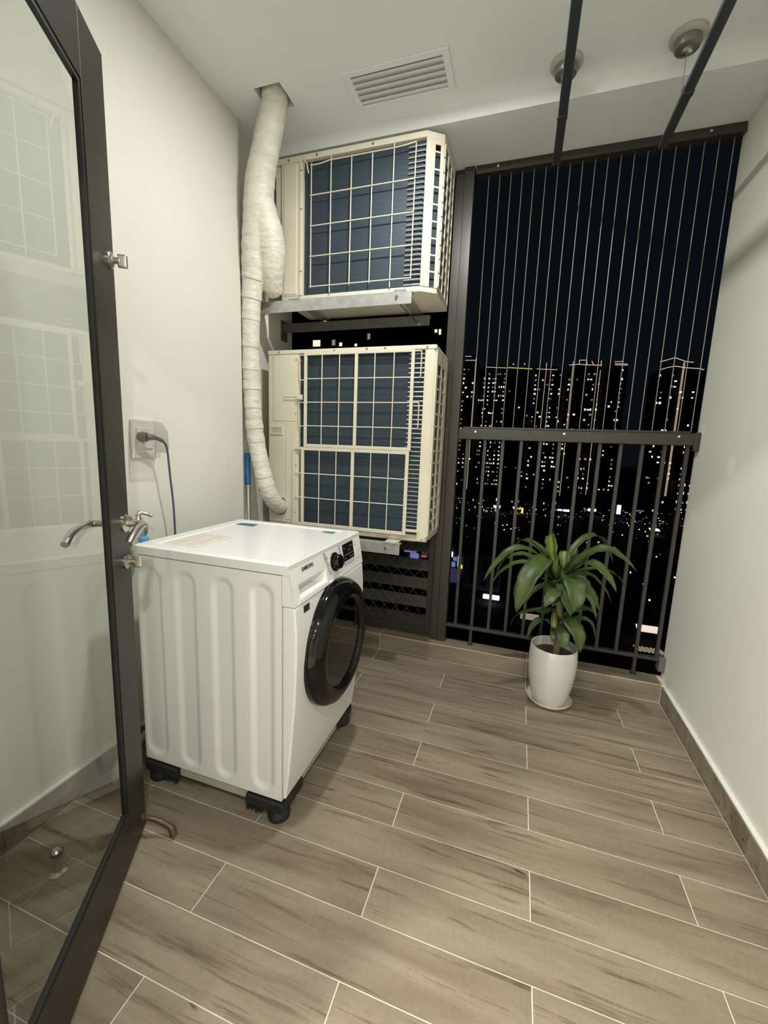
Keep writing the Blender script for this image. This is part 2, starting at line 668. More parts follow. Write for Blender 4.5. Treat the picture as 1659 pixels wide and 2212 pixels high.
# skirting boards: plank strips with a white plastered ledge on top
bbr = struct(MB().box((BR + 0.004, Y_IN, 0.0), (XR + 0.03, YC, 0.098)).build('baseboard_right', 'plaster_white'), 'plank-tile skirting with white ledge along right wall')
for a, b_ in ((Y_IN, 0.611), (0.611, 1.511), (1.511, YC)):
    tile(bbr, (BR, a + G, 0.001), (BR + 0.008, b_ - G, 0.094))
bbl = struct(MB().box((BL - 0.004, Y_IN, 0.0), (XL - 0.03, YREC, 0.098)).build('baseboard_left', 'plaster_white'), 'plank-tile skirting with white ledge along left wall')
for a, b_ in ((Y_IN, 0.70), (0.70, 1.60), (1.60, YREC)):
    tile(bbl, (BL, a + G, 0.001), (BL - 0.008, b_ - G, 0.094))

# ------------------------------------------------------------------ walls, ceiling
MBW = MB()
MBW.box((XL - 0.20, 0.03, 0.0), (XL, YREC, ZCEIL)).box((XL - 0.20, YREC, 0.0), (XREC, 2.50, ZCEIL))
struct(MBW.build('wall_left', 'wall_paint'), 'off-white painted wall behind the washing machine')
struct(MB().box((XR, 0.03, 0.0), (XR + 0.20, 2.50, ZCEIL)).build('wall_right', 'wall_paint_right'), 'plain off-white painted wall on the right')
HX0, HX1, HY0, HY1 = -1.262, -1.130, 1.80, 1.932
c = MB()
zt = ZCEIL + 0.12
c.box((XL - 0.2, 0.03, ZCEIL), (HX0, YBEAM, zt)).box((HX1, 0.03, ZCEIL), (XR + 0.2, YBEAM, zt))
c.box((HX0, 0.03, ZCEIL), (HX1, HY0, zt)).box((HX0, HY1, ZCEIL), (HX1, YBEAM, zt))
c.box((XL - 0.2, 0.03, zt), (XR + 0.2, YBEAM, zt + 0.12))
struct(c.build('ceiling', 'ceiling_paint'), 'off-white plaster ceiling with a square pipe hole')
struct(MB().box((XL - 0.2, YBEAM, ZBEAM), (XR + 0.2, 2.512, zt + 0.12)).build('trim_2', 'ceiling_paint'), 'dropped beam over the railing opening')
# wall with the doorway the photograph is taken from
DX0, DX1, DZ = -0.72, 0.72, 2.30
w = MB()
w.box((-2.4, 0.03, 0), (DX0, Y_IN, ZCEIL)).box((DX1, 0.03, 0), (2.4, Y_IN, ZCEIL)).box((DX0, 0.03, DZ), (DX1, Y_IN, ZCEIL))
struct(w.build('wall_front', 'wall_paint'), 'wall with the doorway into the flat')
# the room behind the camera
struct(MB().box((-2.4, -4.2, -0.10), (2.4, 0.03, 0.0)).build('floor_room', 'grout'), 'pale floor of the room behind the doorway')
struct(MB().box((-2.4, -4.2, 2.62), (2.4, 0.03, 2.74)).build('ceiling_room', 'ceiling_paint'), 'ceiling of the room behind the doorway')
struct(MB().box((-2.4, -4.32, 0), (2.4, -4.2, 2.74)).build('wall_back', 'wall_paint'), 'far wall of the room behind the doorway')
struct(MB().box((-2.5, -4.2, 0), (-2.4, 0.03, 2.74)).build('wall_room_left', 'wall_paint'), 'left wall of the room behind the doorway')
struct(MB().box((2.4, -4.2, 0), (2.5, 0.03, 2.74)).build('wall_room_right', 'wall_paint'), 'right wall of the room behind the doorway')


# ------------------------------------------------------------------ lamps
def downlight(loc, watts, rad, label, group, col=(1.0, 0.98, 0.93)):
    x, y, z = loc
    t_ = thing('ceiling_downlight', label, 'lamp', loc, group=group)
    MB().lathe([(rad * 1.30, 0.0), (rad * 1.30, -0.006), (rad * 1.02, -0.009), (rad * 1.0, -0.002), (rad * 1.0, 0.0)], (0, 0, 0), n=32).build('trim_ring', 'lamp_trim', t_, smooth=True)
    ld = bpy.data.lights.new('lamp_light', 'AREA')
    ld.shape = 'DISK'
    ld.size = rad * 2
    ld.energy = watts
    ld.color = col
    lo = bpy.data.objects.new('lamp_light', ld)
    COL.objects.link(lo)
    lo.parent = t_
    lo.location = (0, 0, -0.012)
    return t_


downlight((-0.38, 1.40, ZCEIL), BALCONY_LAMP_W, 0.055, 'round downlight in the balcony ceiling above the washing machine', None, (1.0, 0.985, 0.955))
for yy, kw in ((-0.55, 1.45), (-1.6, 0.8), (-2.6, 0.6), (-3.5, 0.6)):
    for xx, kx in ((-1.05, 1.75), (0.40, 0.80)):
        downlight((xx, yy, 2.62), ROOM_LAMP_W * kw * kx, 0.04, 'round downlight in the ceiling of the room behind the doorway', 'downlights in the room')

# ------------------------------------------------------------------ glass door (opened outward, on the left)
DW, DH0, DH1, DT = 0.80, 0.018, 2.252, 0.036
door = empty_struct('door_1', 'open dark bronze framed glass door on the left', (-1.094, 0.921, 0.0), math.radians(-59.2))
# local: x from the lock edge towards the hinge, y = +normal of the face seen here
ST, TR, BRL, GS, FT, CW = 0.130, 0.150, 0.160, 0.010, 0.012, 0.060     # flange widths, gasket, flange thickness, core tube width
gx0, gx1, gz0, gz1 = ST, DW - ST, DH0 + BRL, DH1 - TR


def member(name, fa, fb, ca, cb):
    MB().box((fa[0], -FT, fa[1]), (fb[0], 0, fb[1])).box((ca[0], -DT, ca[1]), (cb[0], -FT, cb[1])).build(name, 'door_frame', door, bevel=0.0012)


member('stile', (0, DH0), (ST, DH1), (0, DH0), (CW, DH1))
member('stile', (DW - ST, DH0), (DW, DH1), (DW - CW, DH0), (DW, DH1))
member('top_rail', (ST + 0.0003, gz1), (DW - ST - 0.0003, DH1), (CW + 0.001, DH1 - CW), (DW - CW - 0.001, DH1))
member('bottom_rail', (ST + 0.0003, DH0), (DW - ST - 0.0003, gz0), (CW + 0.001, DH0), (DW - CW - 0.001, DH0 + CW))
g_ = MB()
g_.box((gx0, -0.015, gz0), (gx0 + GS, -0.003, gz1)).box((gx1 - GS, -0.015, gz0), (gx1, -0.003, gz1))
g_.box((gx0 + GS, -0.015, gz0), (gx1 - GS, -0.003, gz0 + GS)).box((gx0 + GS, -0.015, gz1 - GS), (gx1 - GS, -0.003, gz1))
g_.build('glazing_gasket', 'gasket', door)
MB().add([(gx0 + GS, -0.009, gz0 + GS), (gx1 - GS, -0.009, gz0 + GS), (gx1 - GS, -0.009, gz1 - GS), (gx0 + GS, -0.009, gz1 - GS)], [(0, 1, 2, 3)]).build('glass_pane', 'door_glass', door)


def lever(side):
    s = 1 if side > 0 else -1
    y0 = 0.0 if s > 0 else -DT
    hz = 1.048
    h = MB().lathe([(0.0265, 0), (0.0265, 0.004), (0.022, 0.008), (0.0, 0.008)], (0.033, 0, hz), 'y', 28)
    h.v = [(x, y0 + s * y, z) for (x, y, z) in h.v]
    ro = h.build('handle_rose', 'steel', door, smooth=True)
    pts = catmull([(0.033, y0 + s * 0.004, hz), (0.033, y0 + s * 0.040, hz), (0.050, y0 + s * 0.054, hz), (0.095, y0 + s * 0.056, hz - 0.002), (0.135, y0 + s * 0.056, hz - 0.012), (0.170, y0 + s * 0.055, hz - 0.030)], 6)
    a = MB().tube(pts, 0.0098, 16)
    a.build('lever', 'steel', ro, smooth=True)


lever(1)
lever(-1)


def thumbturn(z, x=0.040):
    h = MB().lathe([(0.021, 0), (0.021, 0.005), (0.016, 0.009), (0.0085, 0.010), (0.0085, 0.026), (0, 0.026)], (x, 0, z), 'y', 24)
    ro = h.build('lock_rose', 'steel', door, smooth=True)
    MB().box((x - 0.006, 0.020, z - 0.017), (x + 0.006, 0.044, z + 0.017)).build('thumb_turn', 'steel', ro, bevel=0.004)


thumbturn(0.935)
thumbturn(1.758, 0.03)
hk = MB()
hk.tube(catmull([(0.030, 0.0, 0.062), (0.034, 0.020, 0.064), (0.040, 0.055, 0.052), (0.050, 0.090, 0.030), (0.060, 0.100, 0.010)], 6), [0.008] * 12 + [0.009] * 6 + [0.0115] * 7, 12)
hk.build('holdback_hook', 'hook_brown', door, smooth=True)
MB().lathe([(0.013, 0), (0.013, 0.004), (0.006, 0.007), (0, 0.007)], (0.028, 0, 0.064), 'y', 20).build('hook_plate', 'hook_brown', door, smooth=True)

# floor door stop seen through the glass
t_ = thing('door_stop', 'small shiny metal door stop on the floor behind the glass door', 'door stop', (-1.21, 0.717, 0.0))
MB().lathe([(0.0, 0.0), (0.024, 0.0), (0.024, 0.006), (0.012, 0.012), (0.008, 0.030), (0.008, 0.055), (0.014, 0.062), (0.014, 0.076), (0.008, 0.082), (0, 0.082)], (0, 0, 0), n=24).build('post', 'steel', t_, smooth=True)
MB().lathe([(0.0142, 0.063), (0.0165, 0.066), (0.0165, 0.073), (0.0142, 0.075)], (0, 0, 0), n=24, close=True).build('rubber_ring', 'rubber_black', t_, smooth=True)

# ------------------------------------------------------------------ washing machine (faces +x)
WX0, WXS, WY0, WY1, WZ0, WZL, WZ1 = -1.268, -0.675, 1.086, 1.676, 0.088, 0.891, 0.926
wm = thing('washing_machine', 'white front-loading washing machine with black round door', 'washing machine', (-0.965, 1.381, 0.0))
WO = (-0.965, 1.381, 0.0)


def W():
    return MB(WO)


# cabinet with four pressed grooves on the near side
cb = W()
nx, nz_ = 150, 130
ribs = [(-1.211, 0.058), (-1.054, 0.050), (-0.901, 0.050), (-0.748, 0.050)]
vs_, fs_ = [], []
for j in range(nz_ + 1):
    for i in range(nx + 1):
        x = WX0 + (WXS - WX0) * i / nx
        z = WZ0 + (WZL - 0.004 - WZ0) * j / nz_
        d = 0.0
        for (rx, rw) in ribs:
            zc = min(max(z, 0.105 + rw), 0.858 - rw)
            q = math.hypot(x - rx, z - zc)
            u = max(0.0, min(1.0, (rw - q) / 0.026))
            d = max(d, u * u * (3 - 2 * u))
        vs_.append((x, WY0 + 0.009 * d, z))
for j in range(nz_):
    for i in range(nx):
        a = j * (nx + 1) + i
        fs_.append((a, a + 1, a + nx + 2, a + nx + 1))
cb.add(vs_, fs_)
x0, x1, ya, yb, za, zb = WX0, WXS, WY0, WY1, WZ0, WZL - 0.004
cb.add([(x0, ya, za), (x1, ya, za), (x1, yb, za), (x0, yb, za), (x0, ya, zb), (x1, ya, zb), (x1, yb, zb), (x0, yb, zb)],
       [(0, 3, 2, 1), (4, 5, 6, 7), (1, 2, 6, 5), (2, 3, 7, 6), (3, 0, 4, 7)])
cbm = cb.mesh('cabinet')
cbm.materials.append(MATS['machine_white'])
cbm.polygons.foreach_set('use_smooth', [i < len(fs_) for i in range(len(cbm.polygons))])
co = put('cabinet', cbm, None, wm, recalc=False)

# lid: rim and slightly sunk panel
ld_ = W()
lx0, lx1, ly0, ly1 = -1.272, -0.650, WY0 - 0.003, WY1 + 0.002
ix0, ix1, iy0, iy1 = -1.215, -0.708, WY0 + 0.040, WY1 - 0.036
zr, zs = WZ1, WZ1 - 0.0035
ld_.add([(lx0, ly0, WZL), (lx1, ly0, WZL), (lx1, ly1, WZL), (lx0, ly1, WZL),
         (lx0, ly0, zr - 0.006), (lx1, ly0, zr - 0.006), (lx1, ly1, zr - 0.006), (lx0, ly1, zr - 0.006),
         (lx0 + 0.010, ly0 + 0.012, zr), (lx1 - 0.004, ly0 + 0.012, zr), (lx1 - 0.004, ly1 - 0.010, zr), (lx0 + 0.010, ly1 - 0.010, zr),
         (ix0, iy0, zr), (ix1, iy0, zr), (ix1, iy1, zr), (ix0, iy1, zr),
         (ix0 + 0.006, iy0 + 0.006, zs), (ix1 - 0.006, iy0 + 0.006, zs), (ix1 - 0.006, iy1 - 0.006, zs), (ix0 + 0.006, iy1 - 0.006, zs)],
        [(0, 3, 2, 1)] + [(k * 4 + i, k * 4 + (i + 1) % 4, k * 4 + 4 + (i + 1) % 4, k * 4 + 4 + i) for k in range(4) for i in range(4)] + [(16, 17, 18, 19)])
lid = ld_.build('lid', 'machine_white', wm)
zl = zs + 0.0003


def flat(name, mat, poly, z, parent, h=0.0006):
    return W().prism(poly, 'z', z, z + h).build(name, mat, parent)


flat('paper_label', 'sticker_beige', [(-1.205, 1.150), (-1.050, 1.146), (-1.043, 1.330), (-1.198, 1.372)], zl, lid)
tx = W()
random.seed(4)
for k in range(11):
    yy = 1.162 + k * 0.0165
    for (a, b_) in ((-1.196, -1.13 + random.uniform(-0.01, 0.01)), (-1.118, -1.062 + random.uniform(-0.02, 0.005))):
        tx.box((a, yy, zl + 0.0006), (b_, yy + 0.005, zl + 0.0009))
tx.build('label_print', 'sticker_text', lid)['kind'] = 'stuff'
flat('blue_sticker', 'sticker_blue', [(-1.208, 1.556), (-1.112, 1.553), (-1.120, 1.606), (-1.214, 1.598)], zl, lid)
flat('green_sticker', 'sticker_green', [(-0.772, 1.582), (-0.730, 1.578), (-0.735, 1.622), (-0.776, 1.618)], zl, lid)
flat('orange_sticker', 'sticker_orange', [(-0.790, 1.583), (-0.7725, 1.582), (-0.7765, 1.618), (-0.789, 1.616)], zl, lid)

# front: curved profile (x as a function of z)
FZ = [0.098, 0.20, 0.30, 0.45, 0.60, 0.70, 0.787, 0.915, 0.9255]
FX = [-0.660, -0.648, -0.639, -0.627, -0.621, -0.6215, -0.6285, -0.6500, -0.6545]


def fx(z):
    return interp(FZ, FX, z)


def front_poly(z0, z1):
    zz = [z0] + [z for z in FZ if z0 < z < z1] + [z1]
    # prism axis y -> polygon in (z, x)
    return [(z, fx(z)) for z in zz] + [(z1, WXS + 0.0015), (z0, WXS + 0.0015)]


fp = W().prism(front_poly(0.098, 0.7855), 'y', WY0, WY1).build('front_panel', 'machine_white', wm, bevel=0.007, seg=3)
# console with the drawer pocket
ZP0, ZP1 = 0.7885, 0.9235
HY0_, HY1_, HZ0, HZ1 = 1.126, 1.326, 0.806, 0.852
cn = W()
ys = [WY0, HY0_, HY1_, WY1]
zs_ = [ZP0, HZ0, HZ1, ZP1]
for i in range(3):
    for j in range(3):
        if i == 1 and j == 1:
            continue
        cn.add([(fx(zs_[j]), ys[i], zs_[j]), (fx(zs_[j]), ys[i + 1], zs_[j]), (fx(zs_[j + 1]), ys[i + 1], zs_[j + 1]), (fx(zs_[j + 1]), ys[i], zs_[j + 1])], [(0, 1, 2, 3)])
xb = WXS + 0.0015
hole = [(fx(HZ0), HY0_, HZ0), (fx(HZ0), HY1_, HZ0), (fx(HZ1), HY1_, HZ1), (fx(HZ1), HY0_, HZ1)]
pk = [(-0.668, HY0_ + 0.008, 0.822), (-0.668, HY1_ - 0.062, 0.820), (-0.668, HY1_ - 0.020, HZ1 - 0.001), (-0.668, HY0_ + 0.006, HZ1 - 0.001)]
cn.add(hole + pk, [(0, 1, 5, 4), (1, 2, 6, 5), (2, 3, 7, 6), (3, 0, 4, 7), (4, 5, 6, 7)])
cn.add([(fx(ZP0), WY0, ZP0), (fx(ZP1), WY0, ZP1), (xb, WY0, ZP1), (xb, WY0, ZP0)], [(0, 1, 2, 3)])
cn.add([(fx(ZP0), WY1, ZP0), (fx(ZP1), WY1, ZP1), (xb, WY1, ZP1), (xb, WY1, ZP0)], [(3, 2, 1, 0)])
cn.add([(fx(ZP1), WY0, ZP1), (fx(ZP1), WY1, ZP1), (xb, WY1, ZP1), (xb, WY0, ZP1)], [(0, 1, 2, 3)])
cn.add([(fx(ZP0), WY0, ZP0), (fx(ZP0), WY1, ZP0), (xb, WY1, ZP0), (xb, WY0, ZP0)], [(3, 2, 1, 0)])
con_me = cn.mesh('control_panel')
con_me.materials.append(MATS['machine_white'])
con = put('control_panel', con_me, None, wm, recalc=False)
# tilted frame of the console face
z_a, z_b = 0.787, 0.915
slope = math.atan2(fx(z_a) - fx(z_b), z_b - z_a)
cE = Vector((0, 1, 0))
cU = Vector((-math.sin(slope), 0, math.cos(slope)))
cN = cE.cross(cU)


def cpt(y, z, h=0.0):
    return Vector((fx(z), y, z)) + cN * h


def cbox(mb, y0, y1, z0, z1, h0, h1):
    vs = [cpt(y, z, h) for h in (h0, h1) for (y, z) in ((y0, z0), (y1, z0), (y1, z1), (y0, z1))]
    return mb.add(vs, [(3, 2, 1, 0), (4, 5, 6, 7), (0, 1, 5, 4), (1, 2, 6, 5), (2, 3, 7, 6), (3, 0, 4, 7)])


# drawer seam (thin lines left and below of the pocket) and drawer lip
cbox(W(), 1.118, 1.334, 0.7895, 0.8045, 0.0, 0.0035).build('detergent_drawer', 'machine_white', con, bevel=0.0015)
cbox(W(), 1.335, 1.440, 0.7892, 0.7965, 0.0, 0.006).build('drawer_catch', 'machine_white', con, bevel=0.002)
# brand lettering
tm = text_mesh('SAMSUNG', 0.0195, 0.0001)
tm.materials.append(MATS['print_black'])
xs_ = [v.co.x for v in tm.vertices]
sx = 0.078 / (max(xs_) - min(xs_))
for v in tm.vertices:
    p = cpt(1.160 + (v.co.x - min(xs_)) * sx, 0.885, 0.0002) + cU * (v.co.y * 0.98) + cN * (v.co.z + 0.0004)
    v.co = p - Vector(WO)
put('brand_lettering', tm, None, con, recalc=False)
# knob
kb = MB()
kprof = [(0.036, 0.0), (0.036, 0.006), (0.029, 0.008), (0.0275, 0.025), (0.025, 0.028), (0.0, 0.028)]
nseg = 36
vs_, fs_ = [], []
kc = cpt(1.402, 0.857, 0.0) - Vector(WO)
for (r_, h) in kprof:
    for q in range(nseg):
        an = 2 * math.pi * q / nseg
        vs_.append(kc + cE * (r_ * math.cos(an)) + cU * (r_ * math.sin(an)) + cN * h)
for i in range(len(kprof) - 1):
    for q in range(nseg):
        fs_.append((i * nseg + q, i * nseg + (q + 1) % nseg, (i + 1) * nseg + (q + 1) % nseg, (i + 1) * nseg + q))
kb.add(vs_, fs_)
kn = kb.build('program_knob', 'gloss_black', con, smooth=True)
gp = W()
cbox(gp, 1.3995, 1.4045, 0.836, 0.881, 0.0275, 0.0305)
gp.build('knob_grip', 'gloss_black', kn)
# display and its print
dsp = cbox(W(), 1.485, 1.590, 0.822, 0.903, 0.0, 0.0025).build('display', 'display_black', con, bevel=0.002)
cbox(W(), 1.486, 1.589, 0.822, 0.834, 0.0026, 0.0032).build('display_strip', 'machine_grey', dsp)
dp = W()
for k in range(4):
    for q in range(5):
        if random.random() < 0.8:
            cbox(dp, 1.495 + q * 0.018, 1.495 + q * 0.018 + 0.009, 0.842 + k * 0.014, 0.846 + k * 0.014, 0.0026, 0.0029)
dp.build('display_print', 'print_grey', dsp)['kind'] = 'stuff'
cbox(W(), 1.606, 1.624, 0.882, 0.907, 0.0, 0.002).build('push_button', 'machine_white', con, bevel=0.002)
cbox(W(), 1.612, 1.640, 0.824, 0.866, 0.0, 0.002).build('push_button', 'machine_white', con, bevel=0.002)
pr = W()
for k in range(9):
    zz = 0.905 - k * 0.0098
    a = 1.318 + 0.0035 * k
    cbox(pr, a, a + 0.016 + 0.004 * (k % 3), zz - 0.004, zz, 0.0002, 0.0006)
for k in range(5):
    zz = 0.905 - k * 0.0105
    cbox(pr, 1.448 + 0.003 * k, 1.464 + 0.003 * k, zz - 0.004, zz, 0.0002, 0.0006)
pr.build('program_print', 'print_grey', con)['kind'] = 'stuff'
# sticker on the front panel
for (ya_, yb_, mat_) in ((1.140, 1.177, 'print_black'), (1.177, 1.199, 'socket_white')):
    s_ = W()
    s_.box((fx(0.765) + 0.0002, ya_, 0.753), (fx(0.765) + 0.002, yb_, 0.776))
    s_.build('energy_sticker' if mat_ == 'print_black' else 'white_sticker', mat_, fp)
# porthole door
DC = (-0.628, 1.378, 0.558)
dr = W().lathe([(0.236, -0.010), (0.240, 0.006), (0.238, 0.026), (0.224, 0.048), (0.200, 0.060), (0.176, 0.060), (0.166, 0.052), (0.160, 0.030), (0.157, 0.006), (0.236, -0.010)], DC, 'x', 72).build('porthole_ring', 'gloss_black', wm, smooth=True)
W().lathe([(0.161, 0.008), (0.150, 0.014), (0.120, 0.006), (0.080, -0.004), (0.0, -0.009)], DC, 'x', 56).build('door_bowl', 'machine_grey', dr, smooth=True)
W().lathe([(0.1645, 0.046), (0.156, 0.030), (0.12, 0.022), (0.07, 0.017), (0.0, 0.0155)], DC, 'x', 56).build('door_glass', 'washer_glass', dr, smooth=True)
# rear connections
W().tube(catmull([(-1.268, 1.20, 0.80), (-1.31, 1.20, 0.80), (-1.36, 1.205, 0.82), (-1.382, 1.215, 0.87)], 6), 0.011, 12).build('inlet_hose', 'hose_grey', wm, smooth=True)
W().tube(catmull([(-1.268, 1.55, 0.60), (-1.32, 1.50, 0.45), (-1.36, 1.25, 0.14), (-1.362, 1.06, 0.07), (-1.360, 1.026, 0.0)], 8), 0.016, 14).build('drain_hose', 'hose_grey', wm, smooth=True)

# stand under the machine
ws = thing('appliance_stand', 'black wheeled stand with grey bars under the washing machine', 'stand', (-0.965, 1.381, 0.0))
for sx_ in (-1, 1):
    for sy_ in (-1, 1):
        cx_, cy_ = -0.965 + sx_ * 0.225, 1.381 + sy_ * 0.235
        k = W()
        k.box((cx_ - 0.075, cy_ - 0.072, 0.044), (cx_ + 0.075, cy_ + 0.072, 0.082))
        blk = k.build('corner_block', 'rubber_black', ws, bevel=0.006)
        fx_, fy_ = cx_ + sx_ * 0.038, cy_ + sy_ * 0.034
        W().lathe([(0.0, 0.0), (0.034, 0.0), (0.039, 0.006), (0.039, 0.022), (0.030, 0.036), (0.026, 0.046), (0.0, 0.046)], (fx_, fy_, 0), n=28).build('foot', 'rubber_black', blk, smooth=True)
        rg = W()
        for q in range(4):
            xx = cx_ - sx_ * (0.066 - q * 0.018)
            rg.box((xx - 0.005, cy_ + sy_ * 0.060, 0.026 + 0.004 * (q % 2)), (xx + 0.005, cy_ + sy_ * 0.071, 0.045))
        rg.build('rib', 'rubber_black', blk)
for sy_ in (-1, 1):
    yy = 1.381 + sy_ * 0.272
    W().box((-0.965 - 0.155, yy - 0.014, 0.044), (-0.965 + 0.155, yy + 0.014, 0.078)).build('bar', 'bar_grey', ws, bevel=0.004)
for sx_ in (-1, 1):
    xx = -0.965 + sx_ * 0.272
    W().box((xx - 0.014, 1.381 - 0.165, 0.044), (xx + 0.014, 1.381 + 0.165, 0.078)).build('bar', 'bar_grey', ws, bevel=0.004)
# ------------------------------------------------------------------ lower outdoor unit (tall)
AO = (-0.9125, 2.26, 0.806)


def A():
    return MB(AO)


YF, YB = 2.10, 2.42
au = thing('outdoor_unit', 'tall ivory air-conditioner outdoor unit with two grid guards, behind the washing machine', 'air conditioner', AO)
A().box((-1.394, YF, 1.783), (-0.433, YB, 1.806)).build('top_cover', 'ivory', au, bevel=0.005)
A().box((-1.392, YF + 0.004, 0.806), (-0.435, YB - 0.002, 0.838)).build('base_pan', 'ivory_dirty', au, bevel=0.003)
pn = A().box((-1.391, YF + 0.001, 0.839), (-1.196, YB - 0.001, 1.782)).build('service_panel', 'ivory', au, bevel=0.004)
ap = A()
ap.box((-1.356, YF - 0.0015, 1.422), (-1.205, YF + 0.002, 1.776)).box((-1.276, YF - 0.0015, 0.858), (-1.205, YF + 0.002, 1.416))
ap.build('raised_panel', 'ivory', pn, bevel=0.0012)
lb = A()
for (a, b_, c_, d_) in ((-1.378, -1.296, 1.384, 1.392), (-1.378, -1.296, 1.346, 1.354), (-1.378, -1.370, 1.354, 1.384), (-1.304, -1.296, 1.354, 1.384)):
    lb.box((a, YF - 0.004, c_), (b_, YF + 0.002, d_))
lb.build('label_frame', 'ivory', pn)
A().box((-1.370, YF - 0.0016, 1.354), (-1.304, YF + 0.0012, 1.384)).build('label_plate', 'ivory_dirty', pn)
A().lathe([(0.052, -0.002), (0.052, 0.002), (0.0, 0.002)], (-1.318, YF - 0.0005, 0.935), 'y', 24).build('pipe_opening', 'dark_void', pn)
hs = A()
hs.box((-1.288, YF - 0.006, 1.537), (-1.168, YF - 0.001, 1.549)).box((-1.288, YF - 0.006, 1.553), (-1.168, YF - 0.001, 1.566))
hs.box((-1.200, YF - 0.018, 1.540), (-1.168, YF - 0.001, 1.564))
hs.build('handle_latch', 'ivory', pn, bevel=0.0015)
A().box((-1.1955, YF + 0.022, 0.839), (-0.470, YB - 0.03, 1.782)).build('heat_exchanger', 'coil_blue', au)
A().prism([(-0.490, YF + 0.001), (-0.450, YF + 0.001), (-0.4365, YF + 0.012), (-0.4365, YF + 0.040), (-0.490, YF + 0.040)], 'z', 0.812, 1.7825).build('corner_pillar', 'ivory', au, bevel=0.002)
A().box((-1.1955, YB - 0.029, 0.839), (-0.437, YB - 0.001, 1.782)).build('fan_panel', 'ivory', au)
ct = A()
k = 0
zz = 0.862
while zz < 1.775:
    ct.tube([(-0.575, YF + 0.018, zz), (-0.491, YF + 0.016, zz)], 0.0032, 8)
    zz += 0.0232
ct.build('coil_tube', 'chrome_tube', au, smooth=True)['kind'] = 'stuff'


def bar(mb, x0, x1, z0, z1, y0=YF - 0.012, y1=YF - 0.002):
    mb.box((x0, y0, z0), (x1, y1, z1))


def guard(name, x0, xm, x1, z0, z1, bw, hz, vx, extra=None):
    g = A()
    bar(g, x0, x0 + bw, z0, z1)
    bar(g, x1 - bw, x1, z0, z1)
    bar(g, xm - bw / 2, xm + bw / 2, z0 + bw, z1 - bw)
    bar(g, x0 + bw, x1 - bw, z1 - bw, z1)
    bar(g, x0 + bw, x1 - bw, z0, z0 + bw)
    fr = g.build(name, 'ivory', au, bevel=0.0015)
    for z_ in hz:
        for (a, b_) in ((x0 + bw, xm - bw / 2), (xm + bw / 2, x1 - bw)):
            wv_ = A()
            wv_.tube([(a, YF - 0.006, z_), (b_, YF - 0.006, z_)], 0.0028, 8)
            wv_.build('guard_wire', 'ivory', fr, smooth=True)
    for x_ in vx:
        wv_ = A()
        wv_.tube([(x_, YF - 0.010, z0 + bw), (x_, YF - 0.010, z1 - bw)], 0.0028, 8)
        wv_.build('guard_wire', 'ivory', fr, smooth=True)
    return fr


gu = guard('upper_guard', -1.158, -0.853, -0.540, 1.282, 1.788, 0.017, (1.650, 1.525, 1.398), (-1.050, -0.948, -0.750, -0.647))
gl_ = guard('lower_guard', -1.174, -0.861, -0.547, 0.836, 1.281, 0.018, (1.134, 0.996), (-1.060, -0.958, -0.756, -0.656))
lg = A()
bar(lg, -1.226, -1.214, 0.838, 1.281)
bar(lg, -1.214, -1.174, 1.268, 1.281)
bar(lg, -1.214, -1.174, 0.838, 0.850)
for z_ in (1.134, 0.996):
    lg.tube([(-1.214, YF - 0.006, z_), (-1.174, YF - 0.006, z_)], 0.0028, 8)
lg.build('guard_extension', 'ivory', gl_)
for (xa, xb_, z0, z1) in ((-1.158, -1.190, 1.644, 1.774), (-1.160, -1.192, 1.396, 1.524), (-0.540, -0.506, 1.648, 1.776), (-0.540, -0.508, 1.396, 1.526)):
    s_ = 1 if xb_ > xa else -1
    pts = [(xa, YF - 0.006, z0), (xb_ - s_ * 0.008, YF - 0.006, z0), (xb_ - s_ * 0.002, YF - 0.006, z0 + 0.002), (xb_, YF - 0.006, z0 + 0.008),
           (xb_, YF - 0.006, z1 - 0.008), (xb_ - s_ * 0.002, YF - 0.006, z1 - 0.002), (xb_ - s_ * 0.008, YF - 0.006, z1), (xa, YF - 0.006, z1)]
    A().tube(pts, 0.0030, 8).build('wire_loop', 'ivory', gu, smooth=True)
A().box((-0.547, YF - 0.010, 0.858), (-0.478, YF - 0.003, 0.872)).build('guard_clip', 'ivory', gl_)
# side with two columns of openings
sd = A()
xs0, xs1 = -0.4365, -0.4300
for yy0, yy1 in ((2.140, 2.150), (2.246, 2.254), (2.352, 2.4185)):
    sd.box((xs0, yy0, 0.838), (xs1, yy1, 1.7825))
sd.box((xs0, 2.112, 0.838), (xs1, 2.140, 1.7825))
nh = 14
for i in range(nh + 1):
    z_ = 0.845 + (1.728 - 0.845) * i / nh
    for (ya_, yb_) in ((2.150, 2.246), (2.254, 2.352)):
        sd.box((xs0, ya_, z_ - 0.0045), (xs1, yb_, z_ + 0.0045))
sd.box((xs0, 2.150, 1.735), (xs1, 2.352, 1.7825))
sd.build('side_grille', 'ivory', au)
scr = [(-1.320, 1.795), (-0.985, 1.795), (-0.80, 1.795), (-0.700, 1.795), (-0.480, 1.793), (-1.212, 1.752), (-1.212, 1.465), (-1.214, 1.180), (-1.214, 0.905), (-0.458, 0.822)]
for (x_, z_) in scr:
    A().lathe([(0.006, 0.0), (0.0055, -0.003), (0.002, -0.0035), (0.0, -0.0035)], (x_, YF - 0.0002, z_), 'y', 12).build('screw', 'steel', au, smooth=True)
